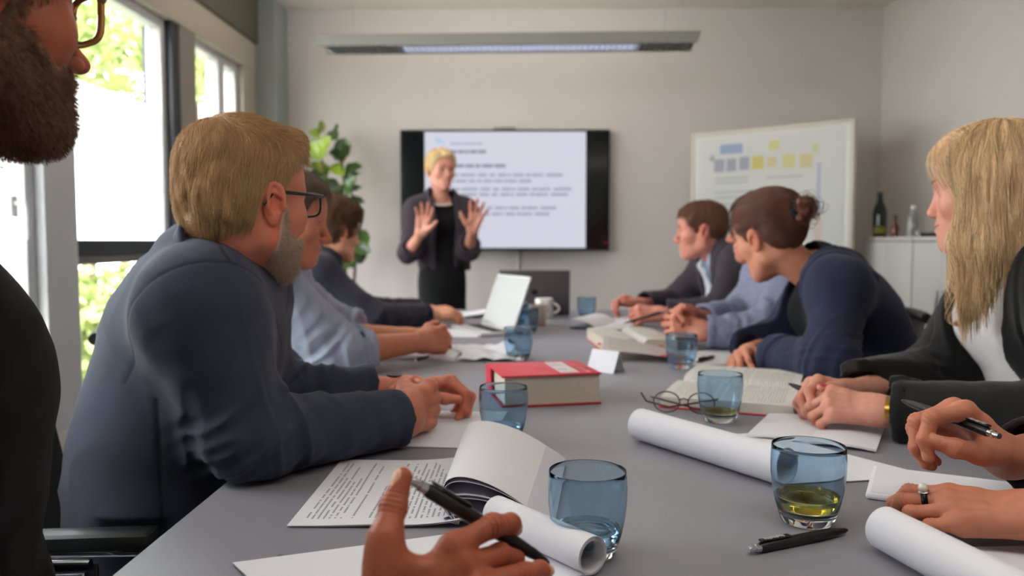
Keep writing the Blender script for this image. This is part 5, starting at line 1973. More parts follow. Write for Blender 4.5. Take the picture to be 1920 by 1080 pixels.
short_hair(man, hd, None, BL_POLY, 0.014, 0.003, fringe=[((.060, -.004, .108), (.026, .044, .016))], dirfn=bl_dir, h=0.0026, n=9000, length=lambda r: 0.032 * (1 - 0.72 * smooth01((r[:, 0] - .0) / .05)), radius=0.00034,
           lift=0.004, bump_=0.0035, seed=4, wob=(30, 75, 40), mats=blond_mats, jitter=0.10)
beard(man, hd, [(.016, .006), (.027, .006), (.034, -.030), (.052, -.048), (.078, -.042), (.098, -.038), (.125, -.042), (.125, -.125), (.02, -.125), (-.006, -.070), (.002, -.030)],
      (176, 152, 132), 0.0030, 6000, 0.009, 0.00024, h=0.0026, noise=0.0015, stick=0.6)
glasses(man, hd, black_frame_m, r=0.0022, temple=0.0030)
brow_blond = mat('brow_blond', (150, 108, 66), 0.7)
brows(man, hd, brow_blond)
NAVY = (54, 58, 74)
sw_m = mat('sweater_navy', NAVY, 0.88, spec=0.15, sheen=0.10, attr='tone', bump=(1100, 0.35, 0.0005), vary=(20, 0.05))
J = bd.j
armax = {}
for s in 'LR':
    a = (J['el' + s] - J['sh' + s])
    lat = J['sh' + s] - J['chest'] * .5 - J['neck'] * .5
    n = a / np.linalg.norm(a) * 0.72 + lat / np.linalg.norm(lat) * 0.70
    armax[s] = n / np.linalg.norm(n)
def seam_dist(p):
    out = np.full(len(p), 1.0)
    for s in 'LR':
        c = (p - (J['sh' + s] + armax[s] * 0.004)) @ armax[s]
        c = np.where(((p - J['sh' + s]) ** 2).sum(1) < 0.16 ** 2, np.abs(c), 1.0)
        out = np.minimum(out, c)
    # shoulder seams and the side seam of the trunk
    q = p - J['neck']
    c = np.abs(q @ bd.f + 0.015)
    ok = (p[:, 2] > 0.98) & (np.abs(q @ bd.lat) < 0.17) & (np.abs(q @ bd.lat) > 0.05)
    out = np.minimum(out, np.where(ok, c, 1.0))
    q = p - J['waist']
    ok = (p[:, 2] < 0.86) & (q @ bd.lat < 0)
    out = np.minimum(out, np.where(ok, np.abs(q @ bd.f + 0.035), 1.0))
    return out
def sw_extra(p, d):
    return d + 0.0013 * np.exp(-(seam_dist(p) / 0.0035) ** 2)
def sw_tone(v):
    c = np.tile(lin3(NAVY), (len(v), 1))
    return c * (1 - 0.55 * np.exp(-(seam_dist(v) / 0.0026) ** 2))[:, None]
swt = garment('sweater', man, bd, sw_m, g=0.012, ends=(0.77, 0.955), r=(0.060, 0.052, 0.039), fold=0.012, body_fold=0.008, h=0.0040, extra=sw_extra, tones=sw_tone, seed=11, fscale=(5, 5, 15), cuff=0.004, arm_k=0.085)
col_m = cloth_mat('collar_navy', (44, 48, 66))
ring_collar('collar', man, bd, hd, col_m, r=0.067, hgt=0.072, t=0.0055, tilt=0.40, open_front=0.022, dz=-0.018, flare=0.08)
fz = bd.f
zp = [J['neck'] + fz * .075 + A3((0, 0, -.03)), J['chest'] + fz * .125 + A3((0, 0, .03)), J['chest'] + fz * .135 + A3((0, 0, -.06))]
MB().tube([tuple(q) for q in zp], 0.004, n=8).build('zipper', metal_m, man, smooth=60)
# watch on the left wrist
wa = (J['wrL'] - J['elL']) / np.linalg.norm(J['wrL'] - J['elL'])
wc = J['wrL'] - wa * 0.020
R_ = frame(wa, (0, 0, 1))
ws = MB()
def wpt(a, l, r):
    return Vector(wc + R_[:, 0] * l + R_[:, 1] * r * 1.08 * math.cos(a) + R_[:, 2] * r * .86 * math.sin(a))
ring_ = []
ws.sheet(lambda u, v: wpt(2 * PI * u, -.010 + .02 * v, 0.0305), 32, 2, thick=-0.0026)
wo = ws.build('wristwatch', mat('watch_strap', (26, 22, 22), 0.5), man, smooth=60)
MB().cyl(wpt(PI / 2, 0, .030), wpt(PI / 2, 0, .0385), 0.017, 0.016, n=28).build('watch_case', mat('watch_case', (46, 42, 40), 0.3, metal=0.5), wo, smooth=40)
tr_m = cloth_mat('trousers_dark', (34, 34, 40))
trousers(man, bd, tr_m)

# ================================================================== bearded man at the left edge, close to the camera
SK1 = (166, 90, 64)
SEAT = ((-0.76, 0.80, 0), rad(8))
hd = Head(tuple(P(-102, 9, 0.705)), 62, 2, 0, 1.03, jaw=1.06, fat=0.006, nose=1.05)
bd = Body(20, (-0.70, 0.80, 0.54), (-0.665, 0.80, 0.73), (-0.640, 0.80, 0.92), (-0.590, 0.705, 1.12), (-0.78, 0.97, 1.0), (-0.60, 0.58, 1.03),
          (-0.74, 1.00, 0.80), (-0.310, 0.44, 0.775), (-0.58, 0.88, 0.66), (-0.090, 0.600, 0.785), w=1.02, depth=1.05)
def Z(zx, zy, Y):
    return A3(P(660 + zx / 4.8, 860 + zy / 4.8, Y))
J = {'wrist': A3(P(772, 1205, 0.600)),
     'thumb': [A3(P(712, 1088, 0.606)), Z(300, 720, 0.622), Z(372, 430, 0.640), Z(455, 165, 0.652)],
     'index': [Z(900, 800, 0.638), Z(1265, 600, 0.662), Z(1425, 585, 0.684), Z(1470, 625, 0.702)],
     'middle': [Z(985, 960, 0.634), Z(1330, 870, 0.664), Z(1455, 900, 0.686), Z(1490, 935, 0.700)],
     'ring': [Z(1110, 1130, 0.630), Z(1560, 1040, 0.654), Z(1690, 1010, 0.676), Z(1755, 1010, 0.690)],
     'little': [A3(P(905, 1140, 0.622)), A3(P(985, 1120, 0.640)), A3(P(1012, 1112, 0.656)), A3(P(1028, 1112, 0.670))],
     'thumb_up': A3((-0.75, -0.35, 0.55))}
near_hand = Hand(J, (-0.12, -0.62, 0.78), 1.0, bd.j['elR'], 0.12)
near_hand.fine = True
near_hand.nail_rgb = (222, 172, 142)
def near_extra(p, q, c, blend):
    # stubble under the beard and a darker brow bone
    w = smooth01(1 - np.abs(poly2(p[:, 0], p[:, 2], BEARD_POLY)) / 0.008) * (poly2(p[:, 0], p[:, 2], BEARD_POLY) > 0) * 0.35
    return blend(c, lin3((70, 44, 34)), w)
man1 = collect_skin('person', 'bearded man in dark clothing with amber glasses cut off by the left edge', hd, bd, [near_hand], SK1, 0.0020, 0.0012, skin_m, neck_r=(0.062, 0.066), extra=near_extra)
eyes(man1, hd)
dk = hair_mats('hair_dark_brown', (66, 46, 36), 0.5, 0.4)
short_hair(man1, hd, None, MALE_HAIR, 0.02, 0.006, n=4000, length=0.028, mats=dk, h=0.003, seed=5)
NB = [(.006, .014), (.026, .014), (.036, -.022), (.056, -.040), (.078, -.036), (.098, -.036), (.135, -.040), (.135, -.15), (.02, -.15), (-.030, -.075), (-.010, -.030)]
beard(man1, hd, NB, (122, 86, 66), 0.0022, 16000, 0.009, 0.00026, h=0.0022, lift=0.006, noise=0.003, stick=0.4, chin=0.004)
amber_frame = mat('spectacle_amber', (146, 92, 40), 0.2, trans=0.3, coat=0.5)
glasses(man1, hd, amber_frame, w=0.025, hgt=0.022, r=0.0034, temple=0.0040, z=0.012, x=0.109, y=0.031)
brows(man1, hd, mat('brow_dark', (48, 34, 28), 0.7))
dark_m = mat('knit_black', (17, 13, 15), 0.9, spec=0.15, sheen=0.05, bump=(700, 0.5, 0.001), vary=(60, 0.1))
garment('sweater', man1, bd, dark_m, g=0.014, ends=(0.9, 0.62), r=(0.064, 0.046, 0.036), fold=0.008, body_fold=0.006, h=0.006, seed=21)
trousers(man1, bd, tr_m)

# the pen in his hand
pa, pb = P(770, 900, 0.655), P(1031, 1057, 0.700)
pn = pen('pen', 'black ballpoint pen held in the near hand at the bottom of the picture', pa, pb, 0.0062, stripe=False, clip=True)

# ================================================================== man in the pale blue shirt
SK2 = (204, 128, 100)
SEAT = ((-0.83, 2.20, 0), rad(8))
hd = Head((-0.622, 2.09, 1.135), 12, 10, 0, 1.0)
bd = Body(20, (-0.77, 2.20, 0.54), (-0.76, 2.20, 0.73), (-0.71, 2.20, 0.93), (-0.685, 2.14, 1.055), (-0.76, 2.38, 1.0), (-0.665, 2.02, 1.0),
          (-0.58, 2.50, 0.80), (-0.48, 2.07, 0.795), (-0.355, 2.45, 0.795), (-0.285, 2.27, 0.800), w=0.98)
hR = pose_hand('R', (-0.285, 2.27, 0.800), (0.62, 0.76, 0.05), (0.72, -0.58, 0.30), ((55, 65, 30), (62, 75, 35), (66, 78, 35), (68, 78, 35)), thumb=((28, -20), (12, -16), (6, -10)), elbow=bd.j['elR'], arm=0.21, arm_r=(0.027, 0.042))
hL = pose_hand('L', (-0.355, 2.45, 0.798), (0.85, 0.35, 0.10), (-0.2, -0.1, 1), ((40, 55, 25),) * 4, elbow=bd.j['elL'], arm=0.2, arm_r=(0.027, 0.040))
man2 = collect_skin('person', 'man in a pale blue shirt with rolled sleeves, face half hidden behind the blond man', hd, bd, [hR, hL], SK2, 0.0032, 0.0022, skin_m)
eyes(man2, hd)
short_hair(man2, hd, (92, 72, 56), n=2500, h=0.0035, seed=6)
shirt_m = mat('shirt_pale_blue', (146, 152, 172), 0.8, spec=0.2, sheen=0.1, bump=(700, 0.2, 0.0005), vary=(18, 0.05))
garment('shirt', man2, bd, shirt_m, g=0.012, ends=(0.30, 0.26), r=(0.066, 0.060, 0.046), fold=0.016, body_fold=0.008, h=0.0055, seed=31, cuff=0.014)
ring_collar('collar', man2, bd, hd, shirt_m, r=0.066, hgt=0.040, open_front=0.015, flare=0.2)
trousers(man2, bd, tr_m)

# ================================================================== brown-haired man further along the left side
SK3 = (222, 158, 128)
SEAT = ((-0.95, 3.22, 0), rad(8))
hd = Head((-0.757, 3.20, 1.112), 48, 4, 0, 0.99)
bd = Body(32, (-0.90, 3.22, 0.54), (-0.90, 3.22, 0.70), (-0.87, 3.21, 0.86), (-0.805, 3.175, 1.005), (-0.86, 3.37, 0.955), (-0.775, 3.02, 0.95),
          (-0.67, 3.38, 0.79), (-0.56, 3.00, 0.79), (-0.42, 3.46, 0.79), (-0.375, 3.22, 0.79), w=0.98)
hR = pose_hand('R', (-0.375, 3.22, 0.790), (0.90, 0.40, 0.08), (-0.1, -0.35, 1), ((28, 40, 20), (32, 44, 20), (36, 46, 20), (38, 46, 20)), elbow=bd.j['elR'])
hL = pose_hand('L', (-0.42, 3.46, 0.790), (0.92, -0.2, 0.02), (0, 0, 1), ((28, 40, 20),) * 4, elbow=bd.j['elL'])
man3 = collect_skin('person', 'young man with wavy brown hair and navy sweater sitting in front of the plant', hd, bd, [hR, hL], SK3, 0.0032, 0.0026, skin_m)
eyes(man3, hd)
short_hair(man3, hd, (104, 70, 46), top=0.030, side=0.010, n=4000, length=0.05, h=0.0035, bump_=0.007, wob=(38, 38, 38), seed=8, radius=0.0006, lift=0.006, jitter=0.5)
brows(man3, hd, mat('brow_brown', (84, 58, 40), 0.7))
navy2 = cloth_mat('sweater_blue_grey', (46, 45, 57))
garment('sweater', man3, bd, navy2, g=0.014, ends=(0.93, 0.93), r=(0.062, 0.051, 0.038), fold=0.009, body_fold=0.006, h=0.0065, seed=41)
ring_collar('collar', man3, bd, hd, navy2, r=0.064, hgt=0.016, dz=0.0)
trousers(man3, bd, tr_m)

# ================================================================== presenter
SK4 = (214, 150, 130)
SEAT = None
hd = Head((-0.466, 4.56, 1.475), -58, 4, 0, 0.93, jaw=0.9, nose=0.6, tip=0.85, smile=1.0)
bd = Body(-72, (-0.445, 4.62, 0.86), (-0.455, 4.62, 1.02), (-0.470, 4.61, 1.17), (-0.470, 4.585, 1.325), (-0.335, 4.63, 1.258), (-0.605, 4.57, 1.258),
          (-0.300, 4.50, 1.035), (-0.640, 4.47, 1.020), (-0.272, 4.335, 1.140), (-0.548, 4.315, 1.125), w=0.82, depth=1.0, bust=0.055)
hR = pose_hand('R', (-0.548, 4.315, 1.125), (0.28, -0.22, 1), (0.30, 0.95, 0.25), ((14, 14, 8), (10, 12, 8), (14, 14, 8), (18, 16, 10)), thumb=((44, -12), (34, -10), (26, -6)), spread=(12, 2, -8, -18), s=0.96, elbow=bd.j['elR'], arm=0.2, arm_r=(0.025, 0.036))
hL = pose_hand('L', (-0.272, 4.335, 1.140), (0.22, -0.20, 1), (-0.10, 0.98, 0.2), ((12, 14, 8), (8, 12, 8), (10, 14, 8), (14, 14, 10)), thumb=((50, -10), (40, -8), (30, -6)), spread=(14, 3, -9, -22), s=0.96, elbow=bd.j['elL'], arm=0.2, arm_r=(0.025, 0.036))
wom = collect_skin('person', 'blond presenter in dark jacket and black dress standing with both hands raised before the screen', hd, bd, [hR, hL], SK4, 0.0034, 0.0026, skin_m, neck_r=(0.046, 0.049), lip=(190, 96, 92))
eyes(wom, hd)
PX = [(.088, .088), (.070, .070), (.060, .044), (.040, .010), (.030, -.020), (.010, -.024), (.000, .000), (-.020, .004), (-.030, -.030), (-.045, -.066), (-.075, -.076), (-.16, -.06), (-.17, .2), (.12, .2), (.125, .11)]
short_hair(wom, hd, (226, 200, 150), poly=PX, top=0.013, side=0.006, n=4500, length=0.03, h=0.0035, seed=9, radius=0.0006, dirfn=lambda p: np.stack([-0.2 + 0 * p[:, 0], 0.9 * np.sign(p[:, 1] + .02), -0.5 + 0 * p[:, 0]], 1))
brows(wom, hd, brow_blond)
# jaw line teeth: a pale strip in the smile
dress_m = cloth_mat('dress_black', (17, 17, 19))
jk_m = cloth_mat('jacket_aubergine', (58, 50, 58))
def dress(p):
    d = bd.torso(p, 0.004)
    hip = bd.j['pelvis']
    d = smin(d, fcap(p, hip + A3((0, 0, -.04)), hip + A3((-.01, 0, -.36)), 0.163, 0.150, bd.f, 1.25), 0.06)
    d = d - folds(p, 3, 0.004, (7, 7, 5))
    d = smax(d, -ell(p, bd.j['neck'] + bd.f * .06 + A3((0, 0, .015)), (.075, .075, .055)), .006)
    d = smax(d, (hip[2] - 0.40) - p[:, 2], .006)
    for s in 'LR':
        d = smax(d, (p - bd.j['sh' + s]) @ (bd.lat * (1 if s == 'L' else -1)) + 0.01, .01)
    return d
lo, hi = bd.j['pelvis'] - A3((.25, .25, .45)), bd.j['neck'] + A3((.25, .25, .1))
v, q = grid_mesh(dress, lo, hi, 0.007)
np_mesh('dress', [(v, q)], dress_m, wom)
def jk_extra(p, d):
    d = opening(bd, p, d, -0.30, 0.050, 0.02, lap=0.006, lapw=0.03, wmax=0.062)
    return d
garment('jacket', wom, bd, jk_m, g=0.016, ends=(0.30, 0.28), r=(0.054, 0.048, 0.044), fold=0.006, body_fold=0.0025, h=0.006, extra=jk_extra, hem=0.915, seed=51,
        neck_cut=[lobe(bd.j['neck'] + bd.f * .05 + A3((0, 0, .03)), (.08, .08, .07))])
pear = MB()
for k in range(34):
    a = 2 * PI * k / 34
    c = bd.j['neck'] + A3((0, 0, -.012)) + bd.f * (math.cos(a) * .068 + .012) + bd.lat * math.sin(a) * .070 + A3((0, 0, -.022)) * (math.cos(a) + .2)
    pear.lathe([(0, -.0075), (.0053, -.0053), (.0075, 0), (.0053, .0053), (0, .0075)], c, 10)
pear.build('necklace', mat('necklace_pale', (222, 214, 202), 0.3), wom, smooth=60)
MB().tube([bd.j['waist'] + A3((0, 0, -.02)) + bd.f * math.cos(a) * .092 + bd.lat * math.sin(a) * .129 for a in np.linspace(-PI, PI, 41)], 0.011, n=8).build('belt', mat('belt_black', (30, 30, 32), 0.3), wom, smooth=60)
def legs(p):
    d = None
    for s in (1, -1):
        h = bd.j['pelvis'] + bd.lat * .058 * s - A3((0, 0, .16))
        k = A3((h[0], h[1] - .01, 0.47))
        n = A3((h[0], h[1] + .02, 0.09))
        c = smin(cap(p, h, k, .062, .050), smin(cap(p, k, n, .050, .034), cap(p, k * .75 + n * .25 + A3((0, .02, 0)), k * .5 + n * .5, .045, .04), .03), .03)
        d = c if d is None else np.minimum(d, c)
    return d
lo, hi = box_of([(-.6, 4.5, 0.03), (-.3, 4.75, 0.75)], 0.06)
v, q = grid_mesh(legs, lo, hi, 0.009)
np_mesh('stockings', [(v, q)], mat('stockings', (40, 34, 34), 0.6), wom)
for s in (1, -1):
    h = bd.j['pelvis'] + bd.lat * .058 * s
    n = A3((h[0], h[1] + .02, 0))
    def fs(p, n=n):
        d = ell(p, n + bd.f * .075 + A3((0, 0, .03)), (.10, .036, .032), np.stack([bd.f, bd.lat, A3((0, 0, 1))], 1))
        d = smin(d, cap(p, n + A3((0, 0, .06)), n + A3((0, 0, .05)) + bd.f * .03, .034, .034), .03)
        d = smin(d, cap(p, n - bd.f * .02, n + A3((0, 0, .05)), .010, .02), .015)
        return smax(d, .002 - p[:, 2], .003)
    v, q = grid_mesh(fs, n - .15, n + A3((.22, .22, .14)), .007)
    np_mesh('shoe', [(v, q)], MATS['shoe_black'], wom)

# ================================================================== man in the grey suit
SK5 = (214, 142, 124)
SEAT = ((0.99, 3.44, 0), rad(178))
hd = Head((0.765, 3.42, 1.118), 166, 4, 0, 0.99)
bd = Body(188, (0.99, 3.44, 0.54), (0.98, 3.44, 0.72), (0.92, 3.44, 0.90), (0.838, 3.43, 1.035), (0.885, 3.24, 0.985), (0.860, 3.63, 0.985),
          (0.775, 3.17, 0.80), (0.70, 3.70, 0.80), (0.555, 3.20, 0.795), (0.525, 3.55, 0.805), w=1.0)
hL = pose_hand('L', (0.555, 3.20, 0.795), (-0.95, 0.12, 0.06), (0.1, -0.75, 0.70), ((45, 50, 25), (55, 62, 30), (60, 66, 30), (62, 66, 30)), thumb=((20, -26), (6, -16), (0, -8)), elbow=bd.j['elL'])
hR = pose_hand('R', (0.525, 3.55, 0.810), (-0.93, -0.2, 0.2), (0.2, 0.4, 0.9), ((35, 50, 25), (40, 55, 25), (45, 58, 25), (48, 58, 25)), thumb=((36, -16), (20, -12), (10, -8)), elbow=bd.j['elR'])
man5 = collect_skin('person', 'man in a grey suit and pale blue shirt seen in profile before the whiteboard', hd, bd, [hL, hR], SK5, 0.0032, 0.0026, skin_m)
eyes(man5, hd)
short_hair(man5, hd, (106, 68, 46), top=0.011, side=0.004, n=3500, length=0.018, h=0.0035, seed=12, radius=0.0005)
brows(man5, hd, MATS['brow_brown'])
suit_m = cloth_mat('suit_grey', (60, 53, 61))
lshirt_m = cloth_mat('shirt_light_blue', (186, 200, 220), sheen=0.05)
garment('shirt', man5, bd, lshirt_m, g=0.004, arms='', body_fold=0.002, h=0.008, seed=61)
ring_collar('shirt_collar', man5, bd, hd, lshirt_m, r=0.063, hgt=0.036, open_front=0.012, flare=0.15)
garment('suit_jacket', man5, bd, suit_m, g=0.018, ends=(0.90, 0.90), r=(0.066, 0.056, 0.044), fold=0.006, body_fold=0.004, h=0.0065, seed=62,
        extra=lambda p, d: opening(bd, p, d, -0.28, 0.006, 0.20, lap=0.007, lapw=0.06, wmax=0.08), neck_cut=[lobe(bd.j['neck'] + bd.f * .03 + A3((0, 0, .04)), (.072, .072, .05))])
tie = MB()
tp = [(bd.j['neck'] + bd.f * .072 + A3((0, 0, -.012)), .012), (bd.j['neck'] + bd.f * .098 + A3((0, 0, -.05)), .018), (bd.j['chest'] + bd.f * .135 + A3((0, 0, -.0)), .028), (bd.j['chest'] + bd.f * .140 + A3((0, 0, -.125)), .036)]
tie.sheet(lambda u, v: tuple(np.array([np.interp(u, [0, .2, .55, 1], [t_[0][k] for t_ in tp]) for k in range(3)]) + bd.lat * (v - .5) * 2 * np.interp(u, [0, .2, .55, 1], [t_[1] for t_ in tp]) - bd.f * .008 * (2 * v - 1) ** 2), 14, 4, thick=.003)
tie.build('tie', mat('tie_pale', (206, 208, 216), 0.5), man5, smooth=60)
trousers(man5, bd, tr_m)
pen('pen', "dark pen held in the grey-suited man's hand", P(1245, 585, 3.16), P(1170, 606, 3.10), 0.005, stripe=False)

# ================================================================== person in the checked shirt
SK6 = (204, 136, 114)
SEAT = ((1.02, 2.74, 0), rad(176))
hd = Head((0.812, 2.72, 1.122), 168, 4, 0, 0.97)
bd = Body(172, (0.95, 2.72, 0.54), (0.94, 2.72, 0.72), (0.90, 2.72, 0.90), (0.865, 2.72, 1.03), (0.885, 2.57, 0.965), (0.875, 2.88, 0.965),
          (0.765, 2.53, 0.80), (0.775, 2.80, 0.835), (0.575, 2.55, 0.800), (0.580, 2.64, 0.825), w=0.94)
hL = pose_hand('L', (0.575, 2.55, 0.800), (-0.90, 0.25, 0.15), (-0.1, -0.9, 0.3), ((40, 60, 30), (48, 66, 30), (55, 70, 30), (58, 70, 30)), thumb=((30, -18), (14, -12), (8, -8)), elbow=bd.j['elL'])
hR = pose_hand('R', (0.580, 2.64, 0.832), (-0.85, -0.40, 0.25), (-0.5, 0.4, 0.75), ((55, 70, 30), (60, 75, 30), (62, 75, 30), (62, 75, 30)), thumb=((34, -14), (20, -10), (12, -8)), elbow=bd.j['elR'])
per6 = collect_skin('person', 'person in blue-grey checked shirt with clasped hands, head behind the brown bun woman', hd, bd, [hL, hR], SK6, 0.0032, 0.0026, skin_m)
eyes(per6, hd)
lng = hair_mats('hair_dark_long', (74, 50, 42), 0.5, 0.3)
LONG = [(.082, .088), (.066, .070), (.058, .044), (.044, .010), (.034, -.03), (.030, -.10), (.02, -.2), (-.2, -.2), (-.2, .2), (.12, .2), (.125, .11)]
def long_extra(p, d):
    q = mir(p)
    s = smin(cap(q, (.004, .068, .01), (.014, .074, -.13), .030, .030), cap(q, (-.03, .05, .0), (-.045, .04, -.12), .045, .04), .03)
    return smin(d, s, .02)
def long_hair(person, hd, m, lo_z=-.16, h=0.004):
    base = cranium
    def f(p):
        d = cranium(p) - 0.014 - 0.003 * (vnoise(p, (60, 60, 14), 2) - .5) * 2
        q = mir(p)
        d = smax(d, poly2(p[:, 0], p[:, 2], LONG), .008)
        s = smin(cap(q, (.010, .070, .01), (.022, .076, -.13), .026, .022), cap(q, (-.03, .05, .0), (-.045, .04, -.12), .045, .04), .03)
        d = smin(d, s - 0.004 * (vnoise(p, (60, 60, 14), 2) - .5) * 2, .02)
        return smax(d, -head_base(p, hd.prm) + 0.0, .002)
    v, q = grid_mesh(f, (-.15, -.13, lo_z), (.13, .13, .18), h)
    o = np_mesh('hair', [(hd.w(v), q)], m, person)
    def hf(p):
        q = mir(p)
        s = smin(cap(q, (.010, .070, .01), (.022, .076, -.13), .026, .022), cap(q, (-.03, .05, .0), (-.045, .04, -.12), .045, .04), .03)
        return smin(cranium(p) - .014, s, .02)
    r_ = sample_surface(v, q, 3500, lambda c: (hf(c) > -.004) & ((c[:, 0] < .05) | (c[:, 2] > .08)), 5)
    st_ = grow(hf, r_, lambda p: np.stack([-.3 * smooth01((p[:, 2] - .08) / .04) + 0 * p[:, 0], .7 * np.sign(p[:, 1]) * smooth01((p[:, 2] - .06) / .05), -1 + 0 * p[:, 0]], 1), .07, 6, .004, True, jitter=.08, seed=7)
    strands('strands', hd.w(st_.reshape(-1, 3)).reshape(st_.shape), .0006, lng[1], o)
    return o
long_hair(per6, hd, lng[0])
glasses(per6, hd, black_frame_m, r=0.0020)
check_m = bpy.data.materials.new('shirt_check')
check_m.use_nodes = True
nt = check_m.node_tree
b = nt.nodes['Principled BSDF']
b.inputs['Roughness'].default_value = 0.85
tc = nt.nodes.new('ShaderNodeTexCoord')
sp_ = nt.nodes.new('ShaderNodeSeparateXYZ')
nt.links.new(tc.outputs['Object'], sp_.inputs[0])
acc = None
for k in range(3):
    w_ = nt.nodes.new('ShaderNodeMath'); w_.operation = 'MULTIPLY'; w_.inputs[1].default_value = 800
    nt.links.new(sp_.outputs[k], w_.inputs[0])
    s_ = nt.nodes.new('ShaderNodeMath'); s_.operation = 'SINE'
    nt.links.new(w_.outputs[0], s_.inputs[0])
    if acc is None:
        acc = s_.outputs[0]
    else:
        a_ = nt.nodes.new('ShaderNodeMath'); a_.operation = 'ADD'
        nt.links.new(acc, a_.inputs[0]); nt.links.new(s_.outputs[0], a_.inputs[1])
        acc = a_.outputs[0]
rp = nt.nodes.new('ShaderNodeMapRange')
rp.inputs['From Min'].default_value = -2; rp.inputs['From Max'].default_value = 2
nt.links.new(acc, rp.inputs['Value'])
mx = nt.nodes.new('ShaderNodeMix'); mx.data_type = 'RGBA'
mx.inputs['A'].default_value = lin((112, 116, 140)); mx.inputs['B'].default_value = lin((132, 136, 160))
nt.links.new(rp.outputs[0], mx.inputs['Factor'])
nt.links.new(mx.outputs['Result'], b.inputs['Base Color'])
garment('shirt', per6, bd, check_m, g=0.014, ends=(0.93, 0.90), r=(0.062, 0.053, 0.040), fold=0.015, body_fold=0.008, h=0.006, seed=71, cuff=0.008)
trousers(per6, bd, tr_m)

# ================================================================== woman with the bun
SK7 = (206, 140, 114)
SEAT = ((1.09, 2.16, 0), rad(172))
hd = Head((0.692, 2.235, 1.092), 118, 14, -6, 0.97, jaw=0.92, nose=0.6, tip=0.82)
bd = Body(192, (1.02, 2.26, 0.54), (0.99, 2.26, 0.72), (0.905, 2.24, 0.88), (0.805, 2.22, 1.02), (0.800, 2.03, 0.965), (0.92, 2.34, 0.985),
          (0.735, 1.90, 0.796), (0.755, 2.36, 0.796), (0.665, 2.135, 0.780), (0.625, 2.22, 0.785), w=0.90, depth=1.05, bust=0.055)
hL = pose_hand('L', (0.665, 2.135, 0.772), (-0.35, 0.93, 0.0), (0.55, 0.1, 0.8), ((30, 40, 20),) * 4, s=0.93, elbow=bd.j['elL'])
hR = pose_hand('R', (0.625, 2.22, 0.780), (-0.50, -0.85, -0.05), (-0.5, 0.2, 0.85), ((30, 45, 25),) * 4, s=0.93, elbow=bd.j['elR'])
wom7 = collect_skin('person', 'woman with brown hair in a bun and a navy blazer looking away towards the screen', hd, bd, [hL, hR], SK7, 0.0028, 0.0024, skin_m, neck_r=(0.047, 0.050), lip=(186, 96, 90))
eyes(wom7, hd)
bun_mats = hair_mats('hair_bun_brown', (98, 56, 42), 0.42, 0.35)
BUNP = [(.088, .086), (.070, .066), (.060, .036), (.040, .024), (.030, -.006), (.014, -.002), (.010, .034), (-.012, .046), (-.030, .028), (-.036, -.012), (-.050, -.050), (-.075, -.060), (-.17, -.05), (-.17, .2), (.12, .2), (.125, .1)]
BUN = A3((-0.134, 0.0, 0.048))
def to_bun(p):
    d = BUN - p
    return d / np.linalg.norm(d, axis=1)[:, None]
ho7, _ = short_hair(wom7, hd, None, poly=BUNP, top=0.017, side=0.006, n=7000, length=0.07, h=0.003, seed=13, radius=0.0004, dirfn=to_bun, bump_=0.0025, wob=(20, 70, 70), lift=0.002, mats=bun_mats, jitter=0.10,
                    extra=lambda p, d: smin(d, ell(p, (-.105, 0, .045), (.025, .035, .035)), .03))
def bunf(p):
    d = None
    g = random.Random(6)
    for k in range(11):
        c = BUN + A3((-.012 + g.uniform(-.016, .012), g.uniform(-.024, .024), g.uniform(-.022, .024)))
        e = ell(p, c, (g.uniform(.010, .017), g.uniform(.010, .016), g.uniform(.010, .017)))
        d = e if d is None else smin(d, e, .006)
    return d - 0.002 * (vnoise(p, 140, 3) - .5) * 2
v, q = grid_mesh(bunf, BUN - .06, BUN + .05, .0026)
bo = np_mesh('bun', [(hd.w(v), q)], bun_mats[0], wom7)
g = np.random.default_rng(4)
st = []
for k in range(260):
    c = BUN + A3((-.014, 0, 0)) + g.normal(size=3) * .012
    ax = g.normal(size=3); ax /= np.linalg.norm(ax)
    u_ = np.cross(ax, g.normal(size=3)); u_ /= np.linalg.norm(u_)
    w_ = np.cross(ax, u_)
    r_ = .012 + .014 * g.random()
    th = np.linspace(0, 2.2 + 2 * g.random(), 9)
    st.append(c + r_ * (np.cos(th)[:, None] * u_ + np.sin(th)[:, None] * w_))
st = np.array(st)
strands('strands', hd.w(st.reshape(-1, 3)).reshape(st.shape), .0006, bun_mats[1], bo)
tie_m = mat('hair_tie_black', (14, 16, 22), 0.7)
tc_ = BUN + A3((.018, 0, .002))
MB().tube([hd.w(tc_ + A3((0.004 * math.sin(3 * a), .026 * math.cos(a), .026 * math.sin(a)))) for a in np.linspace(0, 2 * PI, 25)], 0.0125, n=10, cap=False).build('hair_tie', tie_m, wom7, smooth=80)
blz_m = cloth_mat('blazer_navy', (42, 46, 70))
top_m = cloth_mat('top_dark', (15, 16, 22))
garment('top', wom7, bd, top_m, g=0.003, arms='', body_fold=0.002, h=0.008, seed=81, neck_cut=[lobe(bd.j['neck'] + bd.f * .055 + A3((0, 0, .02)), (.07, .07, .06))])
garment('blazer', wom7, bd, blz_m, g=0.018, ends=(0.90, 0.90), r=(0.054, 0.051, 0.043), fold=0.009, body_fold=0.006, h=0.0055, seed=82,
        extra=lambda p, d: opening(bd, p, d, -0.26, 0.028, 0.22, lap=0.006, lapw=0.05, wmax=0.095), neck_cut=[lobe(bd.j['neck'] + bd.f * .04 + A3((0, 0, .045)), (.075, .075, .055))])
trousers(wom7, bd, tr_m)

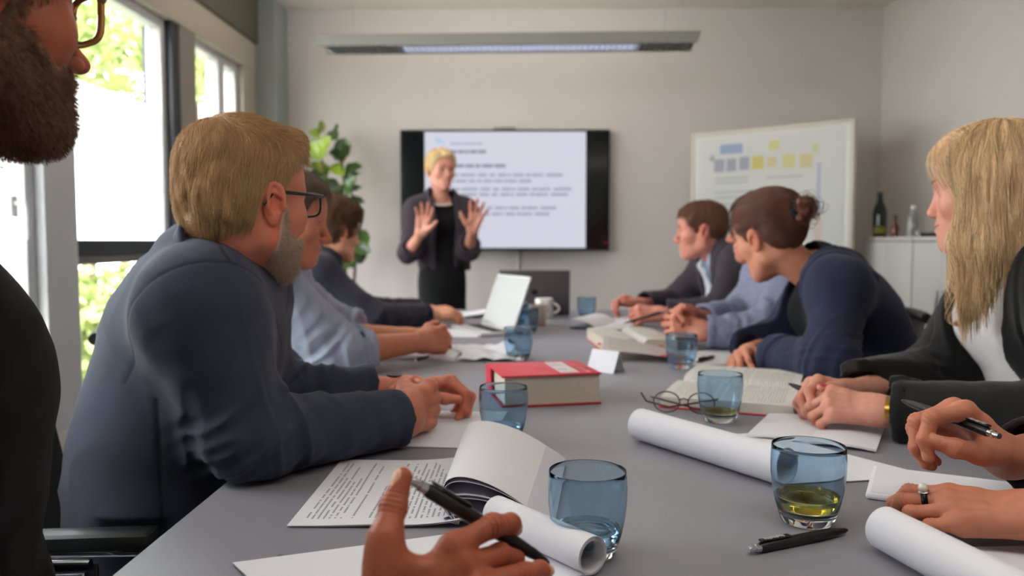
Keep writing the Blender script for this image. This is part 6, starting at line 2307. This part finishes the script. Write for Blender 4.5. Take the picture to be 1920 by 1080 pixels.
# ================================================================== blond woman on the right
SK8 = (212, 150, 130)
SEAT = ((1.17, 1.60, 0), rad(176))
hd = Head((0.887, 1.53, 1.172), 142, 3, 0, 0.97, jaw=0.92, nose=0.62, tip=0.82, smile=0.8)
bd = Body(190, (1.10, 1.58, 0.54), (1.07, 1.58, 0.73), (1.02, 1.57, 0.93), (0.955, 1.55, 1.085), (0.955, 1.395, 1.02), (1.035, 1.74, 1.02),
          (0.875, 1.26, 0.80), (0.872, 1.69, 0.80), (0.640, 1.405, 0.790), (0.640, 1.565, 0.790), w=0.90, depth=1.05, bust=0.062)
hL = pose_hand('L', (0.632, 1.41, 0.790), (-0.86, 0.45, 0.10), (0.12, -0.62, 0.76), ((40, 50, 25), (46, 56, 25), (50, 60, 25), (52, 60, 25)), thumb=((16, -24), (4, -14), (0, -8)), s=0.94, elbow=bd.j['elL'])
hR = pose_hand('R', (0.632, 1.56, 0.795), (-0.88, -0.28, 0.16), (-0.1, 0.5, 0.85), ((42, 52, 25), (48, 58, 25), (52, 60, 25), (54, 60, 25)), thumb=((30, -14), (16, -10), (8, -8)), s=0.94, elbow=bd.j['elR'])
hR.nail_rgb = (206, 70, 100)
wom8 = collect_skin('person', 'smiling woman with long blond hair in a black blazer and white top', hd, bd, [hL, hR], SK8, 0.0026, 0.0021, skin_m, neck_r=(0.046, 0.050), lip=(200, 112, 108))
eyes(wom8, hd)
brows(wom8, hd, brow_blond)
lb = hair_mats('hair_blond_long', (222, 184, 142), 0.38, 0.5)
F_L = [(.084, .090), (.067, .073), (.060, .046), (.050, .015), (.046, -.03), (.044, -.10), (.05, -.32), (-.25, -.32), (-.25, .25), (.13, .25), (.135, .11)]
def curtain(p):
    q = mir(p)
    s = cap(q, (.030, .066, .035), (.038, .074, -.085), .022, .024)
    s = smin(s, cap(q, (.038, .074, -.085), (.052, .070, -.225), .024, .017), .03)
    s = smin(s, cap(q, (-.010, .072, .03), (-.004, .080, -.10), .024, .030), .03)
    s = smin(s, cap(q, (-.004, .080, -.10), (.020, .074, -.205), .030, .014), .03)
    s = smin(s, cap(q, (-.050, .052, .03), (-.058, .060, -.12), .040, .036), .03)
    s = smin(s, cap(p, (-.075, 0, .02), (-.085, 0, -.14), .046, .044), .03)
    return s
def hair8(p):
    q = mir(p)
    d = cranium(p) - 0.016 - 0.004 * (p[:, 2] > .1) * 0
    d = smin(d, curtain(p), .025)
    n = 1 - np.abs(2 * vnoise(np.stack([np.arctan2(p[:, 1], p[:, 0] + .02) * 5.5, p[:, 2] * 9, p[:, 1] * 0], 1), 1.0, 5) - 1)
    return d - 0.007 * (n - .45)
def f8(p):
    d = smax(hair8(p), poly2(p[:, 0], p[:, 2], F_L), .008)
    return smax(d, -(head_base(p, hd.prm) - 0.0005), .002)
v, q = grid_mesh(f8, (-.18, -.14, -.29), (.13, .14, .19), .0035)
h8 = np_mesh('hair', [(hd.w(v), q)], lb[0], wom8)
roots = sample_surface(v, q, 11000, lambda c: (c[:, 2] > -.20) & (head_base(c, hd.prm) > .003) & ~((c[:, 0] > .035) & (np.abs(c[:, 1]) < .060) & (c[:, 2] > .02) & (c[:, 2] < .10)), 3)
def fall(p):
    top = smooth01((p[:, 2] - .09) / .05)
    fr = smooth01((p[:, 0] - .02) / .05)
    return np.stack([-.1 + .12 * (1 - top) - 1.2 * top * fr, np.sign(p[:, 1]) * (1.2 * top + .8 * fr * (1 - top)), -1 + .6 * top], 1)
s_ = grow(hair8, roots, fall, 0.11, 9, 0.004, True, jitter=0.06, seed=5)
strands('strands', hd.w(s_.reshape(-1, 3)).reshape(s_.shape), .00042, lb[1], h8)
roots = sample_surface(v, q, 3600, lambda c: (c[:, 2] < -.07) & (np.abs(c[:, 1]) > .045), 8)
s_ = grow(hair8, roots, lambda p: np.stack([.02 + 0 * p[:, 0], -.10 * np.sign(p[:, 1]), -1 + 0 * p[:, 0]], 1), .045, 6, 0.004, False, jitter=0.05, seed=6)
strands('tips', hd.w(s_.reshape(-1, 3)).reshape(s_.shape), .00042, lb[1], h8)
blk_m = cloth_mat('blazer_black', (30, 30, 31), sheen=0.15)
wt_m = cloth_mat('top_white', (226, 222, 222), sheen=0.05)
garment('top', wom8, bd, wt_m, g=0.004, arms='', body_fold=0.003, h=0.006, seed=91, neck_cut=[lobe(bd.j['neck'] + bd.f * .055 + A3((0, 0, .02)), (.075, .075, .07))])
garment('blazer', wom8, bd, blk_m, g=0.018, ends=(0.95, 0.88), r=(0.062, 0.054, 0.043), fold=0.007, body_fold=0.005, h=0.005, seed=92,
        extra=lambda p, d: opening(bd, p, d, -0.24, 0.040, 0.16, lap=0.006, lapw=0.05, wmax=0.085), neck_cut=[lobe(bd.j['neck'] + bd.f * .04 + A3((0, 0, .045)), (.08, .08, .06))])
trousers(wom8, bd, tr_m)
wa = (bd.j['wrL'] - bd.j['elL']); wa /= np.linalg.norm(wa)
R_ = frame(wa, (0, 0, 1))
def bracelet(name, off, r, w_, m):
    c = bd.j['wrL'] + wa * off
    MB().sheet(lambda u, v: tuple(c + R_[:, 0] * (w_ * (v - .5)) + R_[:, 1] * r * 1.10 * math.cos(2 * PI * u) + R_[:, 2] * r * .90 * math.sin(2 * PI * u)), 36, 2, thick=-.003).build(name, m, wom8, smooth=60)
gold_m = mat('gold', (206, 158, 74), 0.28, metal=1.0)
bracelet('gold_bracelet', -0.010, .0275, .015, gold_m)
bracelet('grey_bracelet', -0.024, .0285, .008, mat('bracelet_grey', (96, 98, 116), 0.5))
pen('pen', "black pen held in the blond woman's hands over the red-covered book", P(1560, 752, 1.47), P(1478, 719, 1.55), 0.0052, stripe=False, clip=False)

# ================================================================== person at the right edge, hands only in the picture
SK9 = (194, 126, 100)
SEAT = ((1.25, 0.94, 0), rad(180))
hd = Head((1.06, 0.92, 1.19), 170, 8, 0, 0.96, jaw=0.92)
bd = Body(172, (1.20, 0.94, 0.54), (1.18, 0.94, 0.73), (1.13, 0.94, 0.93), (1.10, 0.93, 1.08), (1.12, 0.76, 1.02), (1.12, 1.13, 1.02),
          (0.87, 0.76, 0.80), (0.86, 1.15, 0.80), (0.590, 0.880, 0.778), (0.624, 1.005, 0.810), w=0.88, bust=0.055)
hL = pose_hand('L', (0.578, 0.888, 0.784), (-0.88, 0.44, -0.05), (0.10, -0.26, 0.96), ((4, 42, 30), (8, 52, 30), (10, 56, 30), (12, 54, 30)), thumb=((34, -26), (16, -18), (8, -10)), spread=(3, 0, -3, -7), s=0.98, elbow=bd.j['elL'])
hL.fine = True
hR = pose_hand('R', (0.618, 1.005, 0.816), (-0.80, 0.08, 0.60), (0.56, 0.22, 0.79), ((48, 58, 30), (56, 66, 32), (62, 70, 34), (66, 72, 34)), thumb=((26, -34), (2, -26), (-14, -16)), spread=(4, 1, -2, -5), s=1.05, elbow=bd.j['elR'])
hR.fine = True
per9 = collect_skin('person', 'person at the right edge, only the two hands with ring and pen in view', hd, bd, [hL, hR], SK9, 0.004, 0.0016, skin_m, neck_r=(0.047, 0.05))
eyes(per9, hd)
short_hair(per9, hd, (80, 56, 44), top=0.02, side=0.012, n=1500, h=0.004, seed=15)
plum_m = cloth_mat('blouse_plum', (34, 24, 32))
garment('blouse', per9, bd, plum_m, g=0.014, ends=(0.82, 0.84), r=(0.060, 0.050, 0.042), fold=0.008, body_fold=0.005, h=0.0065, seed=95)
trousers(per9, bd, tr_m)
rj = hL.J['middle']
ra = (rj[1] - rj[0]) / np.linalg.norm(rj[1] - rj[0])
rc = rj[0] * .52 + rj[1] * .48
dn = hL.dorsal - ra * (hL.dorsal @ ra); dn /= np.linalg.norm(dn)
sdv = np.cross(ra, dn)
ring_o = MB().tube([tuple(rc + dn * .0104 * math.cos(a) + sdv * .0104 * math.sin(a)) for a in np.linspace(0, 2 * PI, 29)], 0.0024, n=8, cap=False, squash=1.6).build('ring', mat('ring_dark', (24, 22, 24), 0.3, metal=0.6), per9, smooth=80)
MB().lathe([(0, 0), (.0052, .0004), (.0062, .002), (.0050, .003), (0, .003)], tuple(rc + dn * .0105), 20, axis=dn).build('ring_setting', metal_m, ring_o, smooth=60)
MB().lathe([(.0058 * math.sin(PI * k / 10), -.0058 * math.cos(PI * k / 10)) for k in range(11)], tuple(rc + dn * .0165), 24).build('pearl', mat('pearl', (226, 222, 208), 0.18, coat=0.6), ring_o, smooth=80)
pen('pen', 'black pen with silver end held in the raised hand at the right edge', P(1874, 818, 0.922), P(1690, 750, 1.105), 0.0060)

# ------------------------------------------------------------------ chairs
chair_m = mat('chair_black', (26, 25, 28), 0.7, sheen=0.1, bump=(500, 0.3, 0.0006))
rail_m = mat('chair_rail', (34, 37, 37), 0.45)
def make_chair(name, label, loc, rz, fabric):
    t = thing(name, label, 'chair', loc, rz, 'conference chairs round the table')
    MB().box((0, 0, .445), (.46, .46, .06), bev=.025).build('seat', fabric, t, smooth=40)
    def back(u, v):
        y = -.225 + .45 * u
        z = .53 + .315 * v
        return (-.235 - .06 * v - .0 + .035 * (2 * u - 1) ** 2, y * (1 - .06 * v), z)
    bk_ = MB().sheet(back, 16, 10, thick=-.035).build('backrest', fabric, t, smooth=50)
    MB().tube([back(u, 1.0) for u in np.linspace(0, 1, 17)], .016, n=10).build('top_rail', rail_m, bk_, smooth=60)
    for s in (-1, 1):
        fr_ = MB().tube([(.20, s * .245, .64), (.20, s * .25, .30), (.22, s * .25, .02), (.18, s * .25, .012), (-.24, s * .25, .012)], .011, n=10).build('leg', MATS['chrome'], t, smooth=60)
        MB().tube([(.20, s * .245, .64), (.0, s * .245, .645), (-.22, s * .235, .645), (-.27, s * .225, .66)], .011, n=10).build('arm_tube', MATS['chrome'], fr_, smooth=60)
        MB().box((-.02, s * .245, .660), (.26, .05, .026), bev=.01).build('armrest', rail_m, t, smooth=40)
    MB().tube([(-.24, -.25, .012), (-.24, .25, .012)], .011, n=10).build('crossbar', MATS['chrome'], t, smooth=60)
    return t
c0 = make_chair('conference_chair', 'black armchair under the blond man with its dark armrest beside the table', (-0.665, 1.36, 0), rad(6), chair_m)
dup(c0, (-0.76, 0.80, 0), rad(8), 'black armchair under the bearded man at the left edge')
dup(c0, (-0.83, 2.20, 0), rad(8), 'black armchair under the man in the pale blue shirt')
dup(c0, (-0.95, 3.22, 0), rad(8), 'black armchair under the brown-haired man near the plant')
dup(c0, (0.99, 3.44, 0), rad(178), 'black armchair under the man in the grey suit')
dup(c0, (1.09, 2.16, 0), rad(172), 'black armchair under the woman with the bun and navy blazer')
c1 = make_chair('conference_chair', 'dark plum armchair under the person in the checked shirt', (1.02, 2.74, 0), rad(176), mat('chair_plum', (48, 36, 44), 0.75, sheen=0.2))
dup(c0, (1.17, 1.60, 0), rad(176), 'black armchair under the woman with long blond hair')
dup(c0, (1.25, 0.94, 0), rad(180), 'black armchair under the person at the right edge')
